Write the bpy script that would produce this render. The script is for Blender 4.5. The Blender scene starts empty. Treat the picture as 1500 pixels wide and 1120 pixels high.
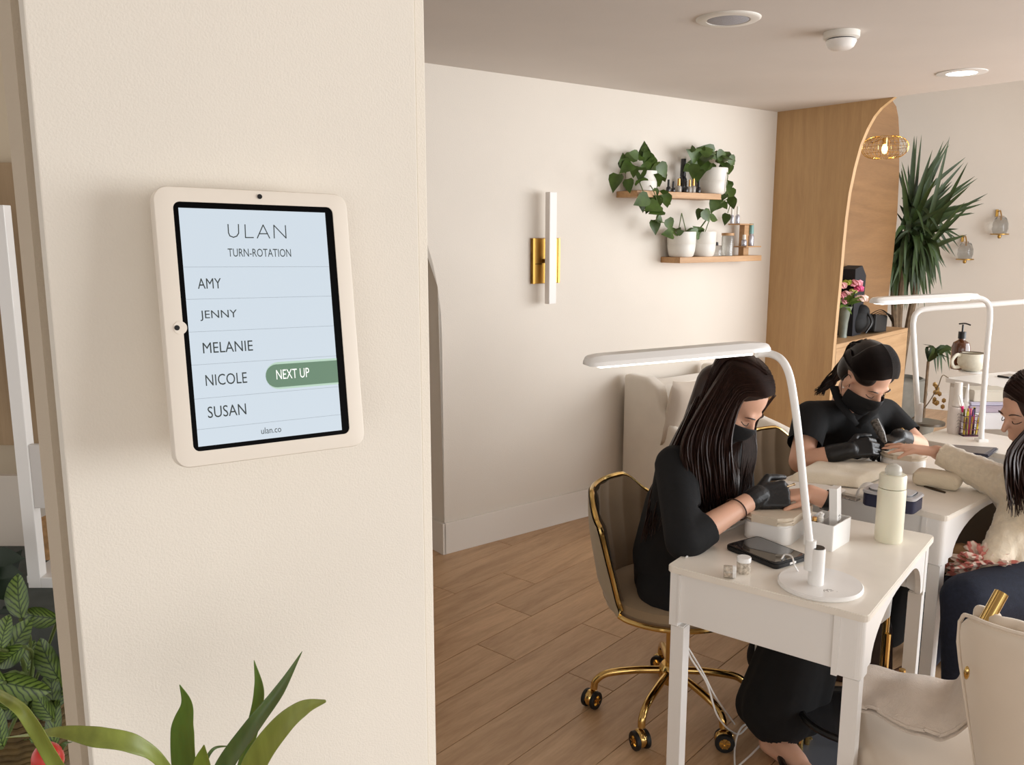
import bpy, bmesh, math, random
from mathutils import Vector, Matrix, Quaternion
from math import sin, cos, pi, radians as R
random.seed(7)
scn = bpy.context.scene
COL = scn.collection
# ------------------------------------------------------------------ camera, light, exposure
FPX = 1259.0; PITCH = math.atan(219/1259); EYE = 1.62
cam = bpy.data.cameras.new('camera'); co = bpy.data.objects.new('camera', cam); COL.objects.link(co)
cam.sensor_fit = 'HORIZONTAL'; cam.sensor_width = 36.0; cam.lens = 36.0*FPX/1500; cam.clip_start = .02
co.location = (0, 0, EYE); co.rotation_euler = (pi/2-PITCH, 0, 0); scn.camera = co
w = bpy.data.worlds.new('world'); scn.world = w; w.use_nodes = True
bg = w.node_tree.nodes['Background']; bg.inputs[0].default_value = (1.0, .975, .945, 1); bg.inputs[1].default_value = 1.08
def area(name, loc, target, size, size_y, power, color):
    l = bpy.data.lights.new(name, 'AREA'); l.shape = 'RECTANGLE'; l.size = size; l.size_y = size_y; l.energy = power; l.color = color
    o = bpy.data.objects.new(name, l); COL.objects.link(o); o.location = loc
    o.rotation_euler = (Vector(target)-Vector(loc)).to_track_quat('-Z', 'Y').to_euler(); return o
area('window_daylight', (5.3, 2.4, 1.55), (0, 2.6, 1.25), 6.0, 2.3, 325, (.94, .97, 1.0))
area('front_fill', (1.5, -4.2, 1.7), (.8, 4.0, 1.3), 4.5, 2.2, 62, (1.0, .97, .93))  # weak fill added from behind the camera, no window seen there
scn.view_settings.view_transform = 'Standard'; scn.view_settings.look = 'None'
scn.view_settings.gamma = 1; scn.view_settings.use_curve_mapping = False; scn.view_settings.exposure = 0.0

# ------------------------------------------------------------------ measuring helpers (photo pixel -> point in the room)
cp, sp = cos(PITCH), sin(PITCH)
def ray(x, y):
    u = (x-750)/FPX; v = (560-y)/FPX
    return Vector((u, cp+v*sp, -sp+v*cp))
CAM = Vector((0, 0, EYE))
def Z(x, y, z):
    d = ray(x, y); return CAM + d*((z-EYE)/d.z)
def Y(x, y, yy):
    d = ray(x, y); return CAM + d*(yy/d.y)
def PL(x, y, p0, n):
    d = ray(x, y); n = Vector(n); return CAM + d*((Vector(p0)-CAM).dot(n)/d.dot(n))

# ------------------------------------------------------------------ materials
def lin(c):
    out = []
    for v in c[:3]:
        v /= 255.0; out.append(v/12.92 if v <= .04045 else ((v+.055)/1.055)**2.4)
    return (*out, 1)
MATS = {}
def mat(name, rgb, rough=.5, metal=0, noise=0, nscale=20, bump=0, bscale=200, sheen=0, emit=0, trans=0, coat=0, sub=0, stretch=None, ior=1.45, rand=0):
    if name in MATS: return MATS[name]
    m = bpy.data.materials.new(name); m.use_nodes = True; nt = m.node_tree; b = nt.nodes['Principled BSDF']
    c = lin(rgb); b.inputs['Base Color'].default_value = c; b.inputs['Roughness'].default_value = rough
    b.inputs['Metallic'].default_value = metal; b.inputs['IOR'].default_value = ior
    if sheen: b.inputs['Sheen Weight'].default_value = sheen
    if trans: b.inputs['Transmission Weight'].default_value = trans
    if coat: b.inputs['Coat Weight'].default_value = coat
    if sub:
        b.inputs['Subsurface Weight'].default_value = sub; b.inputs['Subsurface Radius'].default_value = (.012, .005, .003); b.inputs['Subsurface Scale'].default_value = 1
    if emit:
        b.inputs['Emission Color'].default_value = c; b.inputs['Emission Strength'].default_value = emit
    tc = nt.nodes.new('ShaderNodeTexCoord'); vec = tc.outputs['Object']
    if stretch:
        mp = nt.nodes.new('ShaderNodeMapping'); mp.inputs['Scale'].default_value = stretch
        nt.links.new(vec, mp.inputs[0]); vec = mp.outputs[0]
    if noise:
        n = nt.nodes.new('ShaderNodeTexNoise'); n.inputs['Scale'].default_value = nscale; n.inputs['Detail'].default_value = 6
        nt.links.new(vec, n.inputs['Vector'])
        r = nt.nodes.new('ShaderNodeValToRGB'); r.color_ramp.elements[0].position = .3; r.color_ramp.elements[1].position = .7
        r.color_ramp.elements[0].color = tuple(max(0, v*(1-noise)) for v in c[:3])+(1,)
        r.color_ramp.elements[1].color = tuple(min(1, v*(1+noise)) for v in c[:3])+(1,)
        nt.links.new(n.outputs['Fac'], r.inputs[0]); out = r.outputs[0]
        if rand:
            oi = nt.nodes.new('ShaderNodeObjectInfo'); hs = nt.nodes.new('ShaderNodeHueSaturation')
            mr = nt.nodes.new('ShaderNodeMapRange'); mr.inputs['To Min'].default_value = 1-rand; mr.inputs['To Max'].default_value = 1+rand
            nt.links.new(oi.outputs['Random'], mr.inputs['Value']); nt.links.new(mr.outputs[0], hs.inputs['Value'])
            nt.links.new(out, hs.inputs['Color']); out = hs.outputs[0]
            ad = nt.nodes.new('ShaderNodeVectorMath'); ad.operation = 'ADD'
            cb = nt.nodes.new('ShaderNodeMath'); cb.operation = 'MULTIPLY'; cb.inputs[1].default_value = 37.0
            nt.links.new(oi.outputs['Random'], cb.inputs[0]); nt.links.new(cb.outputs[0], ad.inputs[1])
            nt.links.new(vec, ad.inputs[0]); nt.links.new(ad.outputs[0], n.inputs['Vector'])
        nt.links.new(out, b.inputs['Base Color'])
        if emit: nt.links.new(out, b.inputs['Emission Color'])
    if bump:
        n2 = nt.nodes.new('ShaderNodeTexNoise'); n2.inputs['Scale'].default_value = bscale; n2.inputs['Detail'].default_value = 4
        nt.links.new(vec, n2.inputs['Vector'])
        bp = nt.nodes.new('ShaderNodeBump'); bp.inputs['Strength'].default_value = bump; bp.inputs['Distance'].default_value = .002
        nt.links.new(n2.outputs['Fac'], bp.inputs['Height']); nt.links.new(bp.outputs[0], b.inputs['Normal'])
    MATS[name] = m; return m
def woodmat(name, dark, light, stretch, scale=3, rough=.45, rand=0, contrast=(.25, .75), fine=1.0, rot=0):
    m = bpy.data.materials.new(name); m.use_nodes = True; nt = m.node_tree; b = nt.nodes['Principled BSDF']
    b.inputs['Roughness'].default_value = rough
    tc = nt.nodes.new('ShaderNodeTexCoord'); mp = nt.nodes.new('ShaderNodeMapping'); mp.inputs['Scale'].default_value = stretch
    src = tc.outputs['Object']
    if rand:
        oi = nt.nodes.new('ShaderNodeObjectInfo'); cb = nt.nodes.new('ShaderNodeMath'); cb.operation = 'MULTIPLY'; cb.inputs[1].default_value = 53.0
        ad = nt.nodes.new('ShaderNodeVectorMath'); nt.links.new(oi.outputs['Random'], cb.inputs[0]); nt.links.new(cb.outputs[0], ad.inputs[1])
        nt.links.new(src, ad.inputs[0]); src = ad.outputs[0]
    nt.links.new(src, mp.inputs[0])
    n = nt.nodes.new('ShaderNodeTexNoise'); n.inputs['Scale'].default_value = scale; n.inputs['Detail'].default_value = 8; n.inputs['Roughness'].default_value = .6
    n.inputs['Distortion'].default_value = .6
    nt.links.new(mp.outputs[0], n.inputs['Vector'])
    n2 = nt.nodes.new('ShaderNodeTexNoise'); n2.inputs['Scale'].default_value = scale*9*fine; n2.inputs['Detail'].default_value = 4
    nt.links.new(mp.outputs[0], n2.inputs['Vector'])
    mx = nt.nodes.new('ShaderNodeMath'); mx.operation = 'MULTIPLY_ADD'; mx.inputs[1].default_value = .35
    sb = nt.nodes.new('ShaderNodeMath'); sb.operation = 'SUBTRACT'; sb.inputs[1].default_value = .175
    nt.links.new(n2.outputs['Fac'], mx.inputs[0]); nt.links.new(n.outputs['Fac'], mx.inputs[2]); nt.links.new(mx.outputs[0], sb.inputs[0])
    r = nt.nodes.new('ShaderNodeValToRGB'); r.color_ramp.elements[0].position = contrast[0]; r.color_ramp.elements[1].position = contrast[1]
    r.color_ramp.elements[0].color = lin(dark); r.color_ramp.elements[1].color = lin(light)
    nt.links.new(sb.outputs[0], r.inputs[0]); out = r.outputs[0]
    if rand:
        hs = nt.nodes.new('ShaderNodeHueSaturation'); mr = nt.nodes.new('ShaderNodeMapRange')
        mr.inputs['To Min'].default_value = 1-rand; mr.inputs['To Max'].default_value = 1+rand
        nt.links.new(oi.outputs['Random'], mr.inputs['Value']); nt.links.new(mr.outputs[0], hs.inputs['Value']); nt.links.new(out, hs.inputs['Color']); out = hs.outputs[0]
    nt.links.new(out, b.inputs['Base Color'])
    bp = nt.nodes.new('ShaderNodeBump'); bp.inputs['Strength'].default_value = .15; bp.inputs['Distance'].default_value = .001
    nt.links.new(n2.outputs['Fac'], bp.inputs['Height']); nt.links.new(bp.outputs[0], b.inputs['Normal'])
    return m
WALL = mat('wall_paint', (222, 214, 203), .85, bump=.35, bscale=260, noise=.02, nscale=2)
PILLAR = mat('textured_cream_paint', (234, 226, 213), .85, bump=.25, bscale=420, noise=.02, nscale=3)
CEIL = mat('ceiling_paint', (214, 207, 200), .9, bump=.2, bscale=120, noise=.02, nscale=3)
TRIMW = mat('trim_paint', (228, 222, 214), .5)
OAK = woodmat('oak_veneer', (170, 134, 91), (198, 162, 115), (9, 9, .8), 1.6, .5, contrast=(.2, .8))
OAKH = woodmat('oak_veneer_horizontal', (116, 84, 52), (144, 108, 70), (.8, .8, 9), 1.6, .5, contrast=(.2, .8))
SHELFW = woodmat('shelf_oak', (165, 122, 78), (196, 154, 108), (1.2, 12, 12), 3, .5)
PLANK = woodmat('oak_plank', (168, 131, 96), (212, 176, 138), (.9, 7, 7), 2.2, .42, rand=.07, contrast=(.22, .72))
GROOVE = mat('floor_groove', (92, 66, 46), .8)
WHITE = mat('white_lacquer', (241, 239, 236), .32, coat=.2)
TOPM = mat('pale_table_top', (241, 234, 223), .3, noise=.04, nscale=9)
GOLD = mat('polished_gold', (212, 178, 112), .14, 1)
BRASS = mat('brushed_brass', (178, 138, 70), .34, 1)
SKIN = mat('skin', (218, 170, 144), .5, sub=.12, noise=.05, nscale=14)
BLACKC = mat('black_cloth', (13, 13, 15), .9, noise=.2, nscale=30, bump=.4, bscale=60)
GLOVE = mat('black_nitrile', (26, 26, 28), .4, bump=.5, bscale=130)
MASK = mat('black_mask', (28, 28, 30), .75, bump=.3, bscale=200)
HAIR = mat('dark_brown_hair', (44, 27, 21), .42, noise=.35, nscale=60)
HAIR2 = mat('black_brown_hair', (28, 20, 18), .42, noise=.35, nscale=60)
LASH = mat('dark_lashes', (20, 15, 13), .7)
LEAF = mat('pothos_green', (66, 88, 34), .42, noise=.35, nscale=18)
LEAFD = mat('dark_palm_green', (46, 64, 28), .5, noise=.35, nscale=8)
STEM = mat('stem_green', (88, 104, 52), .6)
POTW = mat('white_ceramic', (226, 222, 214), .4)
BLK = mat('black_plastic', (16, 16, 17), .35)
LED = mat('led_strip', (255, 252, 246), .4, emit=3.2)

# ------------------------------------------------------------------ object helpers
def link(o, parent=None):
    COL.objects.link(o)
    if parent is not None: o.parent = parent
    return o
def thing(name, label, cat, loc=(0, 0, 0), rz=0, group=None):
    o = bpy.data.objects.new(name, None); o.empty_display_size = .05; link(o)
    o.location = loc; o.rotation_euler = (0, 0, rz); o['label'] = label; o['category'] = cat
    if group: o['group'] = group
    return o
def tag(o, label, cat, group=None):
    o['label'] = label; o['category'] = cat
    if group: o['group'] = group
    return o
def obj(name, bm, m, parent=None, smooth=False, label=None, kind=None):
    me = bpy.data.meshes.new(name); bmesh.ops.recalc_face_normals(bm, faces=bm.faces); bm.to_mesh(me); bm.free()
    me.materials.append(m)
    if smooth:
        me.polygons.foreach_set('use_smooth', [True]*len(me.polygons)); 
        try: me.set_sharp_from_angle(angle=R(40))
        except Exception: pass
    o = bpy.data.objects.new(name, me); link(o, parent)
    if label: o['label'] = label
    if kind: o['kind'] = kind
    return o
def origin(o):
    """put a top-level mesh's origin at its base"""
    vs = [v.co for v in o.data.vertices]
    c = Vector(((min(v.x for v in vs)+max(v.x for v in vs))/2, (min(v.y for v in vs)+max(v.y for v in vs))/2, min(v.z for v in vs)))
    o.data.transform(Matrix.Translation(-c)); o.location = o.location + c; return o
def BM(): return bmesh.new()
def add(bm, verts, faces):
    vs = [bm.verts.new(v) for v in verts]
    for f in faces:
        try: bm.faces.new([vs[i] for i in f])
        except ValueError: pass
    return vs
def box(bm, x0, x1, y0, y1, z0, z1, bev=0, M=None):
    b = bmesh.new(); bmesh.ops.create_cube(b, size=1)
    for v in b.verts: v.co = Vector(((x0+x1)/2+v.co.x*(x1-x0), (y0+y1)/2+v.co.y*(y1-y0), (z0+z1)/2+v.co.z*(z1-z0)))
    if bev: bmesh.ops.bevel(b, geom=b.edges[:], offset=bev, segments=2, profile=.6, affect='EDGES')
    merge(bm, b, M); return bm
def merge(bm, b, M=None):
    mp = {}
    for v in b.verts: mp[v] = bm.verts.new(M @ v.co if M else v.co)
    for f in b.faces:
        try: bm.faces.new([mp[v] for v in f.verts])
        except ValueError: pass
    b.free()
def prism(bm, pts, z0, z1, bev=0, M=None):
    """pts in xy extruded in z"""
    b = bmesh.new(); n = len(pts)
    lo = [b.verts.new((p[0], p[1], z0)) for p in pts]; hi = [b.verts.new((p[0], p[1], z1)) for p in pts]
    b.faces.new(lo[::-1]); b.faces.new(hi)
    for i in range(n): b.faces.new((lo[i], lo[(i+1) % n], hi[(i+1) % n], hi[i]))
    if bev:
        es = [e for e in b.edges if abs(e.verts[0].co.z-e.verts[1].co.z) < 1e-7]
        bmesh.ops.bevel(b, geom=es, offset=bev, segments=2, affect='EDGES')
    merge(bm, b, M); return bm
def frames(pts):
    pts = [Vector(p) for p in pts]; T = []
    for i in range(len(pts)):
        a = pts[max(0, i-1)]; c = pts[min(len(pts)-1, i+1)]; t = (c-a); T.append(t.normalized() if t.length > 1e-9 else Vector((0, 0, 1)))
    up = Vector((0, 0, 1)) if abs(T[0].z) < .9 else Vector((1, 0, 0)); N = []
    n = (up - T[0]*up.dot(T[0])).normalized()
    for t in T:
        n = (n - t*n.dot(t)); n = n.normalized() if n.length > 1e-6 else Vector((1, 0, 0)); N.append(n)
    return pts, T, N
def tube(bm, pts, r, seg=8, flat=1.0, closed=False, caps=True):
    pts, T, N = frames(pts); rs = r if isinstance(r, (list, tuple)) else [r]*len(pts); rings = []
    for p, t, n, rr in zip(pts, T, N, rs):
        b = t.cross(n)
        rings.append([bm.verts.new(p + n*(cos(2*pi*k/seg)*rr*flat) + b*(sin(2*pi*k/seg)*rr)) for k in range(seg)])
    m = len(rings)
    for i in range(m if closed else m-1):
        A, B = rings[i], rings[(i+1) % m]
        for k in range(seg): bm.faces.new((A[k], A[(k+1) % seg], B[(k+1) % seg], B[k]))
    if caps and not closed: bm.faces.new(rings[0][::-1]); bm.faces.new(rings[-1])
    return bm
def spline(pts, n=8):
    """Catmull-Rom through points"""
    P = [Vector(p) for p in pts]; P = [P[0]*2-P[1]] + P + [P[-1]*2-P[-2]]; out = []
    for i in range(1, len(P)-2):
        for k in range(n):
            t = k/n; a, b, c, d = P[i-1], P[i], P[i+1], P[i+2]
            out.append(.5*((2*b)+(c-a)*t+(2*a-5*b+4*c-d)*t*t+(3*b-a-3*c+d)*t**3))
    out.append(P[-2]); return out
def lathe(bm, prof, seg=24, M=None, c=(0, 0, 0), cap=True):
    b = bmesh.new(); rings = []
    for r, z in prof: rings.append([b.verts.new((c[0]+cos(2*pi*k/seg)*r, c[1]+sin(2*pi*k/seg)*r, c[2]+z)) for k in range(seg)])
    for i in range(len(rings)-1):
        for k in range(seg): b.faces.new((rings[i][k], rings[i][(k+1) % seg], rings[i+1][(k+1) % seg], rings[i+1][k]))
    if cap: b.faces.new(rings[0][::-1]); b.faces.new(rings[-1])
    merge(bm, b, M); return bm
def ball(bm, c, rad, sub=2, M=None):
    b = bmesh.new(); bmesh.ops.create_icosphere(b, subdivisions=sub, radius=1)
    rad = rad if isinstance(rad, (tuple, list)) else (rad,)*3
    for v in b.verts: v.co = Vector((v.co.x*rad[0], v.co.y*rad[1], v.co.z*rad[2]))
    if M: 
        for v in b.verts: v.co = M @ v.co
    for v in b.verts: v.co = v.co + Vector(c)
    merge(bm, b); return bm
def capsule(bm, p0, r0, p1, r1, seg=14):
    p0, p1 = Vector(p0), Vector(p1); ax = (p1-p0); L = ax.length
    if L < 1e-6: ball(bm, p0, r0); return
    ax.normalize(); q = ax.to_track_quat('Z', 'Y').to_matrix()
    prof = []
    for k in range(5): a = -pi/2+pi/2*k/4.0; prof.append((max(1e-4, cos(a)*r0), sin(a)*r0))
    for k in range(5): a = pi/2*k/4.0; prof.append((max(1e-4, cos(a)*r1), L+sin(a)*r1))
    lathe(bm, prof, seg, M=Matrix.Translation(p0) @ q.to_4x4())
def grid(bm, f, nu, nv, closeu=False):
    V = [[bm.verts.new(f(i/(nu if closeu else nu-1), j/(nv-1))) for j in range(nv)] for i in range(nu)]
    for i in range(nu if closeu else nu-1):
        for j in range(nv-1):
            a = V[i][j]; b = V[(i+1) % nu][j]; c = V[(i+1) % nu][j+1]; d = V[i][j+1]; bm.faces.new((a, b, c, d))
    return V
def evalmods(name, bm, mods, m, parent=None, label=None, smooth=True):
    me = bpy.data.meshes.new(name+'_src'); bmesh.ops.recalc_face_normals(bm, faces=bm.faces); bm.to_mesh(me); bm.free()
    t = bpy.data.objects.new('tmp', me); COL.objects.link(t)
    for ty, kw in mods:
        md = t.modifiers.new(ty, ty)
        for k, v in kw.items(): setattr(md, k, v)
    dg = bpy.context.evaluated_depsgraph_get(); nm = bpy.data.meshes.new_from_object(t.evaluated_get(dg))
    bpy.data.objects.remove(t); bpy.data.meshes.remove(me); nm.name = name
    nm.materials.clear(); nm.materials.append(m)
    nm.polygons.foreach_set('use_smooth', [smooth]*len(nm.polygons))
    o = bpy.data.objects.new(name, nm); link(o, parent)
    if label: o['label'] = label
    return o
def blob(name, bm, voxel, m, parent=None, it=6, fac=.5, label=None):
    return evalmods(name, bm, [('REMESH', dict(mode='VOXEL', voxel_size=voxel)), ('SMOOTH', dict(factor=fac, iterations=it))], m, parent, label)
def sheet(name, f, nu, nv, thick, m, parent=None, label=None, sub=1, offset=0):
    bm = BM(); grid(bm, f, nu, nv)
    mods = [('SOLIDIFY', dict(thickness=thick, offset=offset))]
    if sub: mods.append(('SUBSURF', dict(levels=sub)))
    return evalmods(name, bm, mods, m, parent, label)
def copy_tree(o, parent=None):
    c = o.copy(); COL.objects.link(c)
    if parent: c.parent = parent
    for ch in list(o.children): copy_tree(ch, c)
    return c
def struct(name, bm, m, parent=None, **k):
    o = obj(name, bm, m, parent, **k)
    if parent is None: o['kind'] = 'structure'
    return o

# ------------------------------------------------------------------ room shell
AZL = R(52.41); aL = Vector((sin(AZL), cos(AZL), 0)); nL = Vector((cos(AZL), -sin(AZL), 0)); W0 = Vector((-.35, 4.189, 0))
RZL = pi/2-AZL
CH = 2.391
def WP(s, d, z): return W0 + aL*s + nL*d + Vector((0, 0, z))
# floor: slab with separate planks
bm = BM(); box(bm, -4, 7, -4, 10, -.12, -.014); floor = struct('floor', bm, GROOVE)
az = R(41); pd = Vector((sin(az), cos(az), 0)); pt = Vector((cos(az), -sin(az), 0))   # t grows to the right
PW, PLEN = .205, 1.42
pm = None
bm = BM(); box(bm, .0015, PLEN-.0015, -.0008-PW+.0024, -.0008, -.014, 0, bev=.0018); 
rows = range(-22, 24); joints = {-5: 2.945, -3: 2.33, -1: 2.39, -6: 2.62}
cand = []
for k in rows:
    thi = -1.595 + PW*k + PW   # row between t = -1.595+PW*(k) .. +PW ; stored with t to the right
    off = joints.get(k+0, None)
    if off is None: off = (k*0.53*PLEN) % PLEN
    s = off - 4*PLEN
    while s < 10.5:
        c0 = pd*(s+PLEN/2) + pt*(thi-PW/2)
        if c0.y > .7 and c0.y < 9.6 and abs(c0.x) < .75*c0.y+1.6 and (c0-W0).dot(nL) > -1.0 and c0.x < 6.2: cand.append(((c0-Vector((1.2, 3.2, 0))).length, s, thi))
        s += PLEN
cand.sort()
for _, s, thi in cand[:298]:
    if pm is None: p = obj('plank', bm, PLANK, floor, smooth=False); pm = p.data
    else: p = bpy.data.objects.new('plank', pm); link(p, floor)
    p.location = pd*s + pt*(thi-PW); p.rotation_euler = (0, 0, math.atan2(pd.y, pd.x))
# left wall, with an arched opening at its near end
def arch_wall():
    b = BM(); H = CH; s1 = 2.62; jam = .008; spring = 1.12; w_, top = .62, 2.06
    out = [(-2.2, 0), (jam-2*w_, 0), (jam-2*w_, spring)]
    for k in range(1, 24):
        a = pi - pi*k/24; out.append((jam-w_+cos(a)*w_, spring+sin(a)*(top-spring)))
    out += [(jam, spring), (jam, 0), (s1, 0), (s1, H), (-2.2, H)]
    n = len(out)
    f = [b.verts.new(WP(x, 0, z)) for x, z in out]; g = [b.verts.new(WP(x, -.24, z)) for x, z in out]
    b.faces.new(f); b.faces.new(g[::-1])
    for i in range(n): b.faces.new((f[i], f[(i+1) % n], g[(i+1) % n], g[i]))
    bmesh.ops.triangulate(b, faces=[q for q in b.faces if len(q.verts) > 4]); return b
struct('wall_left', arch_wall(), WALL)
ML = Matrix.Translation(W0) @ Matrix.Rotation(RZL, 4, 'Z')     # local x along wall, local y into the wall
bm = BM(); box(bm, -.004, 2.6, -.014, 0, 0, .165, bev=.002, M=ML); box(bm, -.012, .008, -.014, .24, 0, .165, bev=.002, M=ML)
struct('baseboard_left', bm, TRIMW)
# passage behind the arch
bm = BM(); box(bm, -2.0, 1.0, .9, 1.0, 0, CH, M=ML); struct('wall_passage', bm, WALL)
# oak wing wall: flat face with a concave arched edge
A0 = Vector((1.719, 5.783, 0)); dW = Vector((nL.x, nL.y, 0)); nW = aL
def onA(x, y, d=0): return PL(x, y, A0+nW*d, nW)
RZW = math.atan2(dW.y, dW.x)
MW = Matrix.Translation(A0) @ Matrix.Rotation(RZW, 4, 'Z')     # local x along the wing towards the right, y away behind it
curve = [(1310, 146), (1300, 150), (1290, 158), (1280, 170), (1270, 188), (1260, 212), (1251, 245), (1243, 283), (1238, 320), (1234, 360), (1229, 420), (1225, 460), (1221, 505)]
cl = []
MWi = MW.inverted()
for q in curve:
    v = MWi @ onA(*q); cl.append((v.x, v.z))
cl[0] = (cl[0][0], CH)
xb = (MWi @ onA(1221, 505)).x
poly = [(-.25, 0), (xb-.01, 0)] + [(x, z) for x, z in cl[::-1]] + [(-.25, CH)]
def tess(b, loop, pts2):
    from mathutils.geometry import tessellate_polygon
    for t in tessellate_polygon([[Vector((p[0], p[1], 0)) for p in pts2]]):
        try: b.faces.new([loop[i] for i in t])
        except ValueError: pass
def prism_xz(bm, pts, y0, y1, M=None):
    b = bmesh.new(); n = len(pts)
    lo = [b.verts.new((p[0], y0, p[1])) for p in pts]; hi = [b.verts.new((p[0], y1, p[1])) for p in pts]
    tess(b, lo, pts); tess(b, hi, pts)
    for i in range(n): b.faces.new((lo[i], lo[(i+1) % n], hi[(i+1) % n], hi[i]))
    bmesh.ops.recalc_face_normals(b, faces=b.faces)
    merge(bm, b, M)
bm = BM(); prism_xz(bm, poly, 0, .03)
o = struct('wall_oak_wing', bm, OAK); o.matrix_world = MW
# recessed oak panel running back, rounded far edge
ZC = onA(1221, 505).z
pb = Z(1297, 473, ZC); ps = onA(1212, 505, .34); d2 = pb-ps; d2.z = 0; blen = d2.length; d2.normalize()
nB = Vector((d2.y, -d2.x, 0)); RZB = math.atan2(d2.y, d2.x)
MB_ = Matrix.Translation(Vector((pb.x, pb.y, 0))) @ Matrix.Rotation(RZB, 4, 'Z'); MBi = MB_.inverted()
edge = [(1296, 500), (1302, 430), (1308, 380), (1314, 320), (1317, 260), (1317.5, 200), (1316, 172), (1313, 156), (1307, 147)]
el = []
for q in edge:
    v = MBi @ PL(q[0], q[1], (pb.x, pb.y, 0), nB); el.append((v.x, v.z))
xn = el[0][0]
zc = el[-1][1]
pl = [(-blen, 0), (xn+.0, 0)] + el + [(-blen, zc)]
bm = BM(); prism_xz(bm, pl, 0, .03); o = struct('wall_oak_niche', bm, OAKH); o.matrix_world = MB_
# ceilings
cA, cB = A0 - dW*1.2, A0 + dW*4.5
bm = BM(); prism(bm, [(cA.x+.0, cA.y), (cB.x, cB.y), (6.5, -1.2), (6.5, -4), (-4, -4), (-4, 4.5), (-2.5, 6.0)], CH, CH+.18); struct('ceiling', bm, CEIL)
bm = BM(); box(bm, 0, 7.5, 3.6, 10.5, 3.1, 3.2); struct('ceiling_back', bm, CEIL)
# back wall beyond the wing, with baseboard
bw = Z(1350, 597, 0); bd = Vector((cos(R(-33)), sin(R(-33)), 0)); RZK = R(-33)
MK = Matrix.Translation(bw) @ Matrix.Rotation(RZK, 4, 'Z')
bm = BM(); box(bm, -3, 4.5, 0, .15, 0, 3.15, M=MK); struct('wall_back', bm, WALL)
bm = BM(); box(bm, -3, 4.5, -.016, 0, 0, .15, bev=.002, M=MK); struct('baseboard_back', bm, TRIMW)
# near wall slab that carries the tablet
AZP = R(54); aP = Vector((sin(AZP), cos(AZP), 0)); nP = Vector((cos(AZP), -sin(AZP), 0))
tabn = Vector((.5715, -.8062, .155)).normalized()
PT0 = Vector((-.353, .871, 0)) - nP*.045
def onP(x, y, d=0): return PL(x, y, PT0+nP*d, nP)
MP = Matrix.Translation(Vector((PT0.x, PT0.y, 0))) @ Matrix.Rotation(pi/2-AZP, 4, 'Z'); MPi = MP.inverted()
xl = (MPi @ onP(85, 560)).x; xr = (MPi @ onP(617, 560)).x; xr2 = (MPi @ onP(630.5, 560)).x
bm = BM(); box(bm, xl, xr, 0, .03, 0, CH, bev=.0015, M=MP); struct('wall_near', bm, PILLAR)
bm = BM(); box(bm, xr+.0005, xr2, .0012, .16, 0, CH, bev=.001, M=MP); struct('trim_1', bm, mat('corner_bead_paint', (238, 229, 214), .8, bump=.3, bscale=400))
# set-back column behind it
MP2 = Matrix.Translation(Vector((0, 0, 0))) @ MP
q = MPi @ PL(75, 640, PT0-nP*.09, nP)
bm = BM(); box(bm, q.x, xr-.02, .09, .2, 0, CH, M=MP); struct('wall_near_column', bm, mat('column_shade_paint', (202, 186, 164), .85, bump=.4, bscale=400))  # paint darkened to imitate the shadow beside the near wall's edge
# tan panel and beige wall seen past the column
bm = BM(); box(bm, -2.6, -.55, 2.6, 2.7, 0, CH); struct('wall_side', bm, mat('side_wall_paint', (205, 190, 166), .85))
a_ = Y(0, 238, 2.55); b_ = Y(33, 652, 2.55)
bm = BM(); box(bm, a_.x-.5, b_.x+.25, 2.55, 2.6, b_.z, a_.z, bev=.002); struct('trim_2', bm, woodmat('tan_weave', (150, 126, 96), (170, 145, 114), (14, 14, .6), 3, .8))
# ------------------------------------------------------------------ oak counter
dC = Z(1330, 480, ZC)-onA(1221, 505); dC.z = 0; LC = dC.length; dC.normalize()
c0 = onA(1221, 505); c0.z = 0
t = thing('oak_counter', 'pale oak counter running back beside the oak wing wall', 'counter', c0, math.atan2(dC.y, dC.x))
WOODC = woodmat('counter_oak', (158, 124, 86), (184, 150, 112), (.8, 9, 9), 1.8, .5)
cM = (Matrix.Translation(c0) @ Matrix.Rotation(math.atan2(dC.y, dC.x), 4, 'Z')).inverted()
fp = [c0+aL*.032+dW*.0, c0+dC*LC, c0+dC*LC+Vector((-dC.y, dC.x, 0))*.14, ps+Vector((0, 0, 0))+nB*.004-d2*.1]
E_ = c0+dC*LC; k_ = (E_-Vector((pb.x, pb.y, 0))).dot(nB)
fp[2] = E_-nB*(k_-.003); fp[3] = Vector((ps.x, ps.y, 0))+nB*.003-d2*.08
fp = [cM @ Vector((p.x, p.y, 0)) for p in fp]
bm = BM(); prism(bm, [(p.x, p.y) for p in fp], 0, ZC-.03); obj('carcass', bm, WOODC, t)
bm = BM(); prism(bm, [(p.x, p.y) for p in fp], ZC-.029, ZC, bev=.002); obj('counter_top', bm, WOODC, t)
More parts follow.
